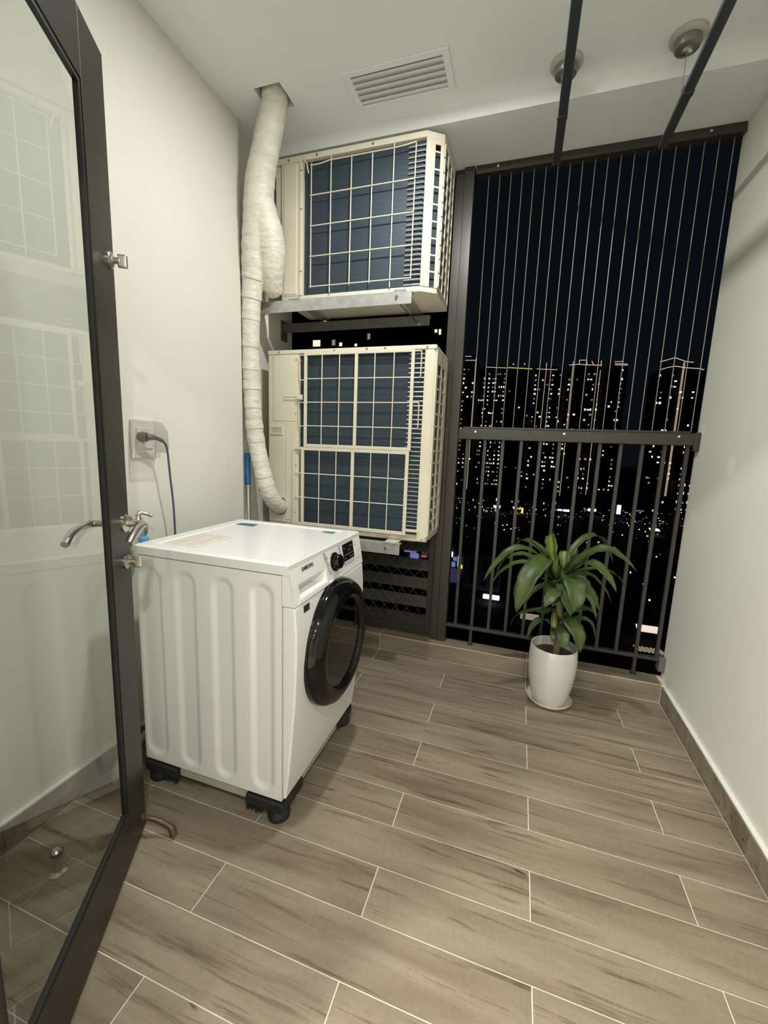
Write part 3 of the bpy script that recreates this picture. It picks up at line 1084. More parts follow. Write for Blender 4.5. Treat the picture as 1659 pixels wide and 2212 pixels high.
for x_ in (-1.24, -0.61):
    f_ = A()
    f_.box((x_ - 0.035, YF - 0.055, 0.797), (x_ + 0.035, YF + 0.05, 0.806)).box((x_ - 0.045, YF - 0.052, 0.792), (x_ + 0.045, YF - 0.046, 0.800))
    f_.build('mounting_foot', 'ivory_dirty', au, bevel=0.002)
    f_ = A()
    f_.box((x_ - 0.035, YB - 0.05, 0.797), (x_ + 0.035, YB + 0.02, 0.806))
    f_.build('mounting_foot', 'ivory_dirty', au, bevel=0.002)

# ------------------------------------------------------------------ upper outdoor unit (smaller, single fan)
UO = (-0.90, 2.265, 2.056)


def U():
    return MB(UO)


UB = 2.43
uu = thing('outdoor_unit', 'smaller ivory air-conditioner outdoor unit mounted high under the ceiling beam', 'air conditioner', UO)
plan = [(-1.347, YF), (-0.533, YF), (-0.458, YF + 0.05), (-0.452, UB), (-1.347, UB)]
U().prism(plan, 'z', 2.727, 2.754).build('top_cover', 'ivory', uu, bevel=0.003)
plan2 = [(-1.305, YF + 0.002), (-0.535, YF + 0.002), (-0.460, YF + 0.052), (-0.455, UB - 0.002), (-1.305, UB - 0.002)]
U().prism(plan2, 'z', 2.056, 2.081).build('base_pan', 'ivory', uu, bevel=0.002)
sp_ = U().box((-1.305, YF + 0.001, 2.0815), (-1.180, UB - 0.003, 2.7265)).build('service_panel', 'ivory', uu, bevel=0.003)
U().box((-1.291, YF - 0.002, 2.090), (-1.214, YF + 0.003, 2.718)).build('raised_panel', 'ivory', sp_, bevel=0.002)
U().box((-1.196, YF - 0.004, 2.0815), (-1.183, YF + 0.003, 2.7265)).build('panel_edge', 'ivory', sp_, bevel=0.001)
U().box((-1.347, YF + 0.012, 2.455), (-1.3055, YF + 0.20, 2.7265)).build('valve_cover', 'ivory', uu, bevel=0.004)
U().prism([(-1.1795, YF + 0.022), (-0.550, YF + 0.022), (-0.475, YF + 0.070), (-0.472, UB - 0.03), (-1.1795, UB - 0.03)], 'z', 2.0815, 2.7265).build('heat_exchanger', 'coil_blue', uu)
U().box((-1.1795, UB - 0.029, 2.0815), (-0.462, UB - 0.003, 2.7265)).build('fan_panel', 'ivory', uu)
ct = U()
zz = 2.094
while zz < 2.72:
    ct.tube([(-0.622, YF + 0.016, zz), (-0.536, YF + 0.014, zz)], 0.0036, 8)
    zz += 0.0226
ct.build('coil_tube', 'chrome_tube', uu, smooth=True)['kind'] = 'stuff'
# chamfered corner column with slots
c0, c1 = Vector((-0.533, YF, 0)), Vector((-0.458, YF + 0.05, 0))
cd = (c1 - c0)
clen = cd.length
cd = cd.normalized()
cn_ = Vector((cd.y, -cd.x, 0))


def chb(mb, a0, a1, z0, z1, t0=0.0, t1=-0.004):
    vs = []
    for tt in (t0, t1):
        for (a, z_) in ((a0, z0), (a1, z0), (a1, z1), (a0, z1)):
            p = c0 + cd * a + cn_ * tt
            vs.append((p.x, p.y, z_))
    mb.add(vs, [(0, 1, 2, 3), (7, 6, 5, 4), (0, 4, 5, 1), (1, 5, 6, 2), (2, 6, 7, 3), (3, 7, 4, 0)])


cc = U()
sa, sb = clen * 0.50, clen * 0.80
slots = [(2.677, 2.704)] + [(2.603 - 0.0746 * i, 2.671 - 0.0746 * i) for i in range(8)]
chb(cc, 0, sa, 2.0815, 2.7265)
chb(cc, sb, clen, 2.0815, 2.7265)
edges = [2.7265] + [z for s_ in slots for z in (s_[1], s_[0])] + [2.0815]
for i in range(0, len(edges), 2):
    chb(cc, sa, sb, edges[i + 1], edges[i])
cc.build('corner_column', 'ivory', uu)
# wire guard
for x_, z0, z1 in ((-1.126, 2.112, 2.702), (-1.016, 2.082, 2.724), (-0.906, 2.108, 2.700), (-0.797, 2.108, 2.698), (-0.688, 2.082, 2.724), (-0.581, 2.108, 2.704)):
    U().tube([(x_, YF - 0.008, z0), (x_, YF - 0.008, z1)], 0.0028, 8).build('guard_wire', 'ivory', uu, smooth=True)
for i, z_ in enumerate((2.697, 2.551, 2.408, 2.263, 2.116)):
    dz = 0.008 if i == 0 else 0
    pts = [(-1.130, YF - 0.013, z_ - dz), (-1.08, YF - 0.013, z_ - dz), (-1.02, YF - 0.013, z_), (-0.69, YF - 0.013, z_), (-0.63, YF - 0.013, z_ + dz * 0.3), (-0.577, YF - 0.013, z_ + dz)]
    U().tube(pts, 0.0028, 8).build('guard_wire', 'ivory', uu, smooth=True)
U().tube([(-1.178, YF - 0.004, 2.730), (-1.150, YF - 0.013, 2.700), (-1.140, YF - 0.013, 2.655)], 0.0035, 8).build('wire_tie', 'ivory', uu, smooth=True)
# side grille
sg = U()
for yy in (2.160, 2.245, 2.330, 2.415):
    sg.box((-0.4575, yy - 0.006, 2.0815), (-0.4525, yy + 0.006, 2.7265))
for i in range(11):
    z_ = 2.086 + i * 0.0635
    sg.box((-0.4570, 2.154, z_ - 0.004), (-0.4530, 2.421, z_ + 0.004))
sg.build('side_grille', 'ivory', uu)
for (x_, z_) in ((-1.26, 2.738), (-1.10, 2.740), (-0.80, 2.740), (-1.25, 2.0655), (-1.187, 2.68), (-1.187, 2.50), (-1.187, 2.20)):
    U().lathe([(0.005, 0.0), (0.0045, -0.003), (0.0, -0.0035)], (x_, YF - 0.001, z_), 'y', 12).build('screw', 'plug_grey', uu, smooth=True)


# ------------------------------------------------------------------ wall brackets carrying the units
def bracket(y, ztop, x1, label, mat, arm=0.058, bolt=True):
    o_ = (XREC, y, ztop)
    t_ = thing('wall_bracket', label, 'bracket', o_, group='wall brackets under the outdoor units')
    k = MB(o_)
    k.prism([(y - 0.004, ztop - arm), (y, ztop - arm), (y, ztop - 0.004), (y + 0.045, ztop - 0.004), (y + 0.045, ztop), (y - 0.004, ztop)], 'x', XREC + 0.004, x1)
    am = k.build('arm', mat, t_, bevel=0.0015)
    k = MB(o_)
    k.box((XREC, y - 0.02, ztop - 0.10), (XREC + 0.004, y + 0.05, ztop + 0.02))
    k.build('wall_plate', mat, t_)
    if bolt:
        k = MB(o_)
        k.lathe([(0.0105, 0.0), (0.0105, -0.002), (0.0068, -0.002), (0.0068, -0.008), (0.0, -0.008)], (x1 - 0.075, y - 0.004, ztop - arm * 0.45), 'y', 6)
        k.build('bolt', 'steel', t_)
    return t_


bracket(2.055, 2.046, -0.560, 'galvanised wall bracket arm under the front of the upper outdoor unit', 'galvanised', 0.060)
bracket(2.385, 2.030, -0.540, 'dark bracket arm under the back of the upper outdoor unit', 'bracket_dark', 0.055, False)
bracket(2.055, 0.792, -0.565, 'galvanised wall bracket arm under the front of the lower outdoor unit', 'galvanised', 0.058)
bracket(2.385, 0.792, -0.560, 'dark bracket arm under the back of the lower outdoor unit', 'bracket_dark', 0.055, False)
# cross pieces below the upper unit
o_ = (-0.62, 2.2, 2.03)
t_ = thing('threaded_rod', 'thin threaded rod slanting between the upper bracket arms', 'rod', o_)
MB(o_).tube([(-0.62, 2.075, 1.990), (-0.60, 2.38, 1.985)], 0.004, 8).build('rod', 'steel', t_, smooth=True)
MB(o_).lathe([(0.009, -0.004), (0.009, 0.004), (0, 0.004)], (-0.60, 2.379, 1.985), 'y', 6).build('nut', 'steel', t_)
for x_, lab in ((-1.20, 'flat steel cross rail under the left of the upper outdoor unit'), (-0.62, 'flat steel cross rail under the right of the upper outdoor unit')):
    o_ = (x_, 2.2, 2.048)
    t_ = thing('cross_rail', lab, 'rail', o_)
    k = MB(o_)
    k.box((x_ - 0.028, 2.05, 2.047), (x_ + 0.028, 2.43, 2.055)).box((x_ - 0.028, 2.05, 2.0465), (x_ - 0.024, 2.43, 2.050))
    k.build('rail', 'galvanised', t_)

# ------------------------------------------------------------------ wrapped refrigerant pipes
po = (-1.28, 1.95, 0.90)
pp = thing('insulated_pipe', 'white tape-wrapped pipe bundle running from the ceiling hole down to the lower unit', 'pipe', po)
ctrl = [(-1.196, 1.866, 2.93), (-1.203, 1.876, 2.83), (-1.262, 1.905, 2.70), (-1.318, 1.93, 2.56), (-1.340, 1.945, 2.42), (-1.372, 1.958, 2.25), (-1.396, 1.968, 2.10), (-1.410, 1.972, 1.935),
        (-1.415, 1.974, 1.705), (-1.406, 1.974, 1.50), (-1.388, 1.974, 1.32), (-1.352, 1.978, 1.15), (-1.318, 1.985, 1.03), (-1.298, 2.03, 0.955), (-1.310, 2.098, 0.93)]
rad = [0.056, 0.058, 0.064, 0.070, 0.074, 0.066, 0.052, 0.047, 0.046, 0.045, 0.045, 0.045, 0.046, 0.046, 0.045]
pth = catmull(ctrl, 10)
rr = []
random.seed(11)
for i in range(len(pth)):
    u = i / 10
    k = min(int(u), len(rad) - 2)
    base = rad[k] + (rad[k + 1] - rad[k]) * (u - k)
    rr.append(base * (1 + 0.018 * math.sin(i * 1.7) + random.uniform(-0.022, 0.022)))
bpts = catmull([(-1.318, 1.93, 2.56), (-1.318, 1.950, 2.44), (-1.300, 1.972, 2.34), (-1.296, 1.99, 2.25), (-1.304, 2.005, 2.17), (-1.314, 2.030, 2.11), (-1.318, 2.06, 2.09)], 8)
brr = [0.050, 0.066, 0.074, 0.072, 0.060, 0.050, 0.045]
brs = []
for i in range(len(bpts)):
    u = i / 8
    k = min(int(u), len(brr) - 2)
    brs.append((brr[k] + (brr[k + 1] - brr[k]) * (u - k)) * (1 + random.uniform(-0.02, 0.02)))
main = MB(po).tube(pth, rr, 28).tube(bpts, brs, 24).build('wrapped_bundle', 'wrap_tape', pp)
rm = main.modifiers.new('fuse', 'REMESH')
rm.mode = 'VOXEL'
rm.voxel_size = 0.006
rm.use_smooth_shade = True
sm = main.modifiers.new('relax', 'SMOOTH')
sm.factor = 0.6
sm.iterations = 5
# overlapping turns of tape: each turn a thin slanted sleeve standing proud of the one below
i = 58
while i < len(pth) - 9:
    r_ = rr[i] + 0.0012
    tl = 0.010 * (1 if (i // 3) % 2 else 0.6)
    n_t = 26
    ring = []
    tgt = (pth[i + 1] - pth[i - 1]).normalized()
    s1 = tgt.cross(Vector((0, 1, 0))).normalized()
    s2 = s1.cross(tgt).normalized()
    vs_, fs_ = [], []
    for (dh, dr) in ((0.0, 0.0012), (0.004, 0.0016), (0.022, 0.0004), (0.046, -0.0015)):
        for q in range(n_t):
            an = 2 * math.pi * q / n_t
            vs_.append(pth[i] + tgt * (dh * -1 + tl * math.cos(an + 0.6)) + (s1 * math.cos(an) + s2 * math.sin(an)) * (r_ + dr))
    for j in range(3):
        for q in range(n_t):
            fs_.append((j * n_t + q, j * n_t + (q + 1) % n_t, (j + 1) * n_t + (q + 1) % n_t, (j + 1) * n_t + q))
    MB(po).add(vs_, fs_).build('tape_turn', 'wrap_tape', main, smooth=True)
    i += random.choice([4, 5, 6])
k = MB(po)
k.add([(-1.345, 2.00, 1.96), (-1.325, 2.00, 1.955), (-1.318, 1.995, 1.84), (-1.344, 2.001, 1.96), (-1.324, 2.002, 1.955), (-1.317, 1.996, 1.84)], [(0, 1, 2), (5, 4, 3)])
k.build('loose_tape_end', 'wrap_tape', pp)

# ------------------------------------------------------------------ mop leaning in the corner
o_ = (-1.335, 1.84, 0.0)
t_ = thing('mop', 'mop with blue grip and steel pole leaning in the corner behind the machine', 'mop', o_)
p0, p1 = Vector((-1.335, 1.84, 0.03)), Vector((-1.452, 1.985, 1.235))
dv = (p1 - p0).normalized()
MB(o_).tube([p0, p1 - dv * 0.14], 0.0115, 14).build('pole', 'steel', t_, smooth=True)
MB(o_).tube([p1 - dv * 0.178, p1 - dv * 0.174, p1 - dv * 0.006, p1], [0.013, 0.0165, 0.0165, 0.012], 16).build('grip', 'blue_plastic', t_, smooth=True)
MB(o_).box((-1.40, 1.78, 0.004), (-1.27, 1.90, 0.034)).build('mop_head', 'blue_plastic', t_, bevel=0.006)

# ------------------------------------------------------------------ socket, plug and cord
o_ = (XL, 1.293, 1.215)
t_ = thing('power_socket', 'wall socket under a clear plastic splash cover', 'socket', o_)
k = MB(o_)
k.box((XL, 1.238, 1.216), (XL + 0.010, 1.350, 1.366))
k.build('back_plate', 'socket_white', t_, bevel=0.003)
k = MB(o_)
k.box((XL + 0.010, 1.258, 1.255), (XL + 0.016, 1.332, 1.335))
k.build('face_plate', 'socket_white', t_, bevel=0.002)
k = MB(o_)
# splash cover: hood profile in (z, x) swept along y, open below
prof = [(1.366, XL + 0.012), (1.358, XL + 0.050), (1.325, XL + 0.076), (1.262, XL + 0.080), (1.240, XL + 0.074)]
ya_, yb_ = 1.240, 1.348
vs_ = [(x_, y_, z_) for (z_, x_) in prof for y_ in (ya_, yb_)]
fs_ = [(2 * i, 2 * i + 1, 2 * i + 3, 2 * i + 2) for i in range(len(prof) - 1)]
k.add(vs_, fs_)
for y_ in (ya_, yb_):
    sidep = [(x_, y_, z_) for (z_, x_) in prof] + [(XL + 0.012, y_, 1.240)]
    k.add(sidep, [tuple(range(len(sidep)))])
cov = k.build('splash_cover', 'clear_plastic', t_)
sm = cov.modifiers.new('thick', 'SOLIDIFY')
sm.thickness = 0.002
k = MB(o_)
k.box((XL + 0.010, 1.246, 1.218), (XL + 0.040, 1.342, 1.238))
k.build('cover_hinge', 'clear_plastic', t_, bevel=0.003)

# the machine's own plug and cord
pl_ = W().tube([(XL + 0.0165, 1.272, 1.300), (XL + 0.030, 1.272, 1.300), (XL + 0.046, 1.276, 1.300)], [0.019, 0.021, 0.016], 20).build('plug', 'plug_grey', wm, smooth=True)
W().tube(catmull([(XL + 0.044, 1.275, 1.300), (XL + 0.056, 1.300, 1.299), (XL + 0.064, 1.335, 1.286)], 5), [0.012] * 5 + [0.008] * 5 + [0.006], 14).build('strain_relief', 'plug_grey', pl_, smooth=True)
W().tube(catmull([(XL + 0.064, 1.333, 1.287), (XL + 0.066, 1.350, 1.255), (XL + 0.058, 1.368, 1.14), (XL + 0.050, 1.387, 1.02), (XL + 0.042, 1.398, 0.88), (XL + 0.040, 1.40, 0.75), (XL + 0.09, 1.40, 0.64), (-1.268, 1.40, 0.62)], 8), 0.0042, 12).build('power_cord', 'cord_violet', wm, smooth=True)

# ------------------------------------------------------------------ water tap
o_ = (XL, 1.205, 0.97)
t_ = thing('water_tap', 'chrome lever water tap with blue hose fitting on the left wall', 'tap', o_)
MB(o_).lathe([(0.024, 0.0), (0.024, 0.003), (0.012, 0.010), (0.010, 0.010), (0.010, 0.062), (0, 0.062)], (XL, 1.205, 0.97), 'x', 24).build('wall_flange', 'steel', t_, smooth=True)
MB(o_).lathe([(0.0, -0.014), (0.013, -0.014), (0.015, -0.008), (0.015, 0.012), (0.010, 0.018), (0.009, 0.034), (0.0, 0.034)], (XL + 0.058, 1.205, 0.972), 'z', 20).build('valve_body', 'steel', t_, smooth=True)
MB(o_).tube(catmull([(XL + 0.058, 1.205, 1.006), (XL + 0.064, 1.214, 1.010), (XL + 0.080, 1.228, 1.004), (XL + 0.094, 1.236, 0.996)], 5), [0.010] * 6 + [0.007] * 6 + [0.0075] * 4, 14).build('lever', 'steel', t_, smooth=True)
MB(o_).tube(catmull([(XL + 0.066, 1.207, 0.972), (XL + 0.078, 1.216, 0.962), (XL + 0.074, 1.220, 0.935), (XL + 0.064, 1.220, 0.924)], 5), 0.009, 14).build('spout', 'steel', t_, smooth=True)
MB(o_).lathe([(0.0, 0.0), (0.016, 0.0), (0.018, 0.006), (0.018, 0.022), (0.010, 0.026), (0.010, 0.034), (0, 0.034)], (XL + 0.062, 1.220, 0.890), 'z', 20).build('hose_fitting', 'blue_light', t_, smooth=True)

# ------------------------------------------------------------------ corner post, railing, cable screen
o_ = (-0.38, YRAIL, ZC)
t_ = thing('corner_post', 'dark bronze full-height post between the units and the railing', 'post', o_)
MB(o_).box((-0.407, 2.452, ZC), (-0.353, 2.508, ZBEAM)).build('post', 'bronze_frame', t_, bevel=0.003)
MB(o_).box((-0.456, 2.470, ZC), (-0.4075, 2.512, ZBEAM)).build('side_channel', 'bronze_frame', t_, bevel=0.002)
MB(o_).box((-0.452, 2.458, ZC), (-0.4078, 2.4695, 1.42)).build('lower_sleeve', 'bronze_frame', t_, bevel=0.002)

o_ = (0.24, YRAIL, ZC)
rl = thing('balcony_railing', 'dark metal balcony railing with vertical bars behind the potted plant', 'railing', o_)
MB(o_).box((-0.3525, 2.452, 1.360), (0.815, 2.510, 1.420)).build('handrail', 'railing_dark', rl, bevel=0.004)
MB(o_).box((0.812, 2.446, 1.335), (XR, 2.514, 1.426)).build('wall_bracket', 'railing_dark', rl, bevel=0.004)
MB(o_).box((-0.3525, 2.462, 1.342), (-0.335, 2.502, 1.418)).build('post_bracket', 'railing_dark', rl, bevel=0.003)
MB(o_).box((-0.3525, 2.464, 0.204), (0.826, 2.496, 0.222)).build('bottom_rail', 'railing_dark', rl, bevel=0.002)
MB(o_).box((0.806, 2.455, 0.150), (XR, 2.505, 0.228)).build('wall_bracket', 'bracket_dark', rl, bevel=0.003)
bm_ = MB().box((-0.0085, -0.0085, 0.0), (0.0085, 0.0085, 1.14)).mesh('baluster')
bm_.materials.append(MATS['railing_dark'])
fix_normals(bm_)
for i in range(12):
    b_ = bpy.data.objects.new('baluster', bm_)
    COL.objects.link(b_)
    b_.parent = rl
    b_.location = (-0.298 + 0.0995 * i - o_[0], 0.0, 0.2215 - o_[2])
for x_ in (-0.2, 0.696):
    k = MB(o_)
    k.box((x_ - 0.0085, YRAIL - 0.0085, ZC), (x_ + 0.0085, YRAIL + 0.0085, 0.204)).box((x_ - 0.014, YRAIL - 0.016, ZC), (x_ + 0.014, YRAIL + 0.014, ZC + 0.004))
    k.build('foot', 'railing_dark', rl)

o_ = (0.24, YRAIL, 1.42)
sc = thing('cable_screen', 'screen of thin vertical steel cables between railing and ceiling beam', 'safety screen', o_)
tk = MB(o_)
tk.box((-0.345, 2.455, 2.742), (XR - 0.004, 2.505, ZBEAM))
tt_ = tk.build('top_track', 'bronze_frame', sc, bevel=0.003)
MB(o_).box((-0.345, 2.446, 2.738), (XR - 0.006, 2.4545, 2.752)).build('track_lip', 'bronze_frame', tt_)
bt = MB(o_).box((-0.33, 2.468, 1.4205), (0.80, 2.498, 1.432)).build('bottom_track', 'bronze_frame', sc, bevel=0.002)
for x_ in (-0.255, 0.215, 0.745):
    MB(o_).lathe([(0.0065, 0.0), (0.0055, -0.003), (0.0, -0.0035)], (x_, 2.4515, 1.404), 'y', 14).build('screw', 'chrome_tube', bt, smooth=True)
for x_ in (-0.235, 0.70):
    MB(o_).lathe([(0.0065, 0.0), (0.0055, -0.003), (0.0, -0.0035)], (x_, 2.4545, 2.766), 'y', 14).build('screw', 'chrome_tube', tt_, smooth=True)
wm_ = MB().tube([(0, 0, 0), (0, 0, 1.312)], 0.0021, 8).mesh('cable')
wm_.materials.append(MATS['wire_steel'])
fix_normals(wm_)
for i in range(20):
    b_ = bpy.data.objects.new('cable', wm_)
    COL.objects.link(b_)
    b_.parent = sc
    b_.location = (-0.281 + 0.05705 * i - o_[0], 0.003, 1.431 - o_[2])

# ------------------------------------------------------------------ louvred screen with netting behind the units
o_ = (-0.965, 2.50, ZC)
lv = thing('louvre_screen', 'dark louvred metal screen with wire netting below the lower outdoor unit', 'screen', o_)
k = MB(o_)
k.box((-1.474, 2.485, ZC), (-1.44, 2.52, 1.42)).box((-0.492, 2.485, ZC), (-0.4575, 2.52, 1.42)).box((-1.44, 2.485, 1.385), (-0.492, 2.52, 1.42))
k.build('frame', 'bronze_frame', lv, bevel=0.002)
k = MB(o_)
k.box((-1.44, 2.490, ZC), (-0.492, 2.515, 0.240))
bp_ = k.build('bottom_panel', 'bronze_frame', lv, bevel=0.002)
k = MB(o_)
k.box((-1.44, 2.484, 0.160), (-0.492, 2.4895, 0.166)).box((-1.44, 2.484, 0.212), (-0.492, 2.4895, 0.220))
k.build('panel_ridge', 'bronze_frame', bp_)
z_ = 0.292
while z_ < 1.36:
    k = MB(o_)
    k.prism([(2.488, z_), (2.492, z_), (2.520, z_ + 0.066), (2.516, z_ + 0.066)], 'x', -1.44, -0.492)
    k.build('louvre_blade', 'bronze_frame', lv)
    z_ += 0.121
nt_ = MB(o_)
s_ = 0.10
for i in range(-10, 24):
    for sgn in (1, -1):
        pts = []
        for j in range(0, 9):
            zz = 0.19 + j * 0.075
            xx = -1.44 + i * 0.075 + (j * 0.065 if sgn > 0 else -j * 0.065 + 0.3)
            if -1.445 < xx < -0.485:
                pts.append((xx, 2.476, zz))
        if len(pts) > 1:
            nt_.tube([pts[0], pts[-1]], 0.0010, 4)
n_ = nt_.build('wire_netting', 'bracket_dark', lv)
n_['kind'] = 'stuff'

# ------------------------------------------------------------------ ceiling vent
o_ = (-0.62, 1.93, ZCEIL)
vt = thing('ceiling_vent', 'white slatted ventilation grille in the ceiling', 'vent', o_)
vx0, vx1, vy0, vy1 = -0.848, -0.398, 1.830, 2.030
k = MB(o_)
fw = 0.028
k.box((vx0, vy0, ZCEIL - 0.006), (vx1, vy0 + fw, ZCEIL)).box((vx0, vy1 - fw * 0.6, ZCEIL - 0.006), (vx1, vy1, ZCEIL))
k.box((vx0, vy0 + fw, ZCEIL - 0.006), (vx0 + fw, vy1 - fw * 0.6, ZCEIL)).box((vx1 - fw, vy0 + fw, ZCEIL - 0.006), (vx1, vy1 - fw * 0.6, ZCEIL))
k.build('frame', 'ceiling_paint', vt, bevel=0.002)
k = MB(o_)
k.box((vx0 + fw, vy0 + fw, ZCEIL - 0.0008), (vx1 - fw, vy1 - fw * 0.6, ZCEIL))
k.build('backing', 'machine_grey', vt)
for i in range(5):
    ya_ = vy0 + fw + 0.004 + i * 0.0305
    k = MB(o_)
    k.prism([(ya_, ZCEIL - 0.0085), (ya_ + 0.021, ZCEIL - 0.002), (ya_ + 0.0215, ZCEIL - 0.0008), (ya_, ZCEIL - 0.0065)], 'x', vx0 + fw, vx1 - fw)
    k.build('slat', 'ceiling_paint', vt)

# ------------------------------------------------------------------ ceiling clothes-drying rods and their pulleys
for xs_r, lab, lab2 in ((0.046, 'dark grey drying rod under the ceiling, the one nearer the outdoor units', 'round metal ceiling pulley over the left drying rod'),
                        (0.464, 'dark grey drying rod under the ceiling, the one nearer the right wall', 'round metal ceiling pulley over the right drying rod')):
    o_ = (xs_r, 1.35, 2.60)
    t_ = thing('drying_rod', lab, 'drying rod', o_, group='ceiling drying rods')
    MB(o_).box((xs_r - 0.017, 0.55, 2.590), (xs_r + 0.017, 2.215, 2.612)).build('rod', 'rod_grey', t_, bevel=0.005)
    k = MB(o_)
    k.box((xs_r - 0.018, 2.2155, 2.589), (xs_r + 0.018, 2.228, 2.613))
    k.build('end_cap', 'rubber_black', t_, bevel=0.004)
    MB(o_).box((xs_r - 0.0185, 1.93, 2.588), (xs_r + 0.0185, 1.955, 2.6135)).build('clamp', 'rod_grey', t_, bevel=0.002)
    for dy in (2.03, 0.75):
        MB(o_).tube([(xs_r, dy, 2.612), (xs_r, dy, ZCEIL - 0.03)], 0.0014, 6).build('hoist_cable', 'wire_steel', t_)
    o_ = (xs_r, 2.03, ZCEIL)
    t_ = thing('ceiling_pulley', lab2, 'pulley', o_, group='ceiling pulleys of the drying rods')
    MB(o_).lathe([(0.062, 0.0), (0.062, -0.008), (0.056, -0.014), (0.044, -0.018)], (xs_r, 2.03, ZCEIL), 'z', 36).build('cover_plate', 'pulley_metal', t_, smooth=True)
    MB(o_).lathe([(0.044, -0.012), (0.046, -0.030), (0.040, -0.044), (0.026, -0.050), (0.0, -0.050)], (xs_r, 2.03, ZCEIL), 'z', 32).build('pulley_cup', 'pulley_dark', t_, smooth=True)
    MB(o_).lathe([(0.018, -0.050), (0.018, -0.058), (0.010, -0.062), (0.0, -0.062)], (xs_r, 2.03, ZCEIL), 'z', 24).build('eyelet', 'chrome_tube', t_, smooth=True)

# ------------------------------------------------------------------ potted dracaena
PX, PY = 0.250, 2.212
o_ = (PX, PY, 0.0)
t_ = thing('plant_saucer', 'white glazed saucer on the floor under the plant pot', 'saucer', o_)
MB(o_).lathe([(0.0, 0.0), (0.092, 0.0), (0.106, 0.010), (0.114, 0.024), (0.112, 0.026), (0.103, 0.014), (0.090, 0.006), (0.0, 0.006)], (PX, PY, 0), 'z', 48).build('dish', 'pot_glaze', t_, smooth=True)
o_ = (PX, PY, 0.006)
pt = thing('potted_plant', 'leafy green striped dracaena in a tall white glazed pot', 'plant', o_)
MB(o_).lathe([(0.0, 0.006), (0.080, 0.006), (0.086, 0.012), (0.098, 0.060), (0.110, 0.120), (0.1175, 0.190), (0.1195, 0.240), (0.117, 0.285), (0.1135, 0.308), (0.110, 0.312), (0.106, 0.308), (0.108, 0.280), (0.108, 0.262)], (PX, PY, 0), 'z', 56).build('pot', 'pot_glaze', pt, smooth=True)
MB(o_).lathe([(0.0, 0.268), (0.05, 0.270), (0.108, 0.262)], (PX, PY, 0), 'z', 40).build('soil', 'soil', pt, smooth=True)
STEM0, STEM1 = Vector((0.262, 2.205, 0.262)), Vector((0.222, 2.20, 0.665))
MB(o_).tube(catmull([STEM0, (0.262, 2.203, 0.40), (0.250, 2.20, 0.52), STEM1], 5), [0.017] * 10 + [0.013] * 6, 12).build('stem', 'stem_brown', pt, smooth=True)
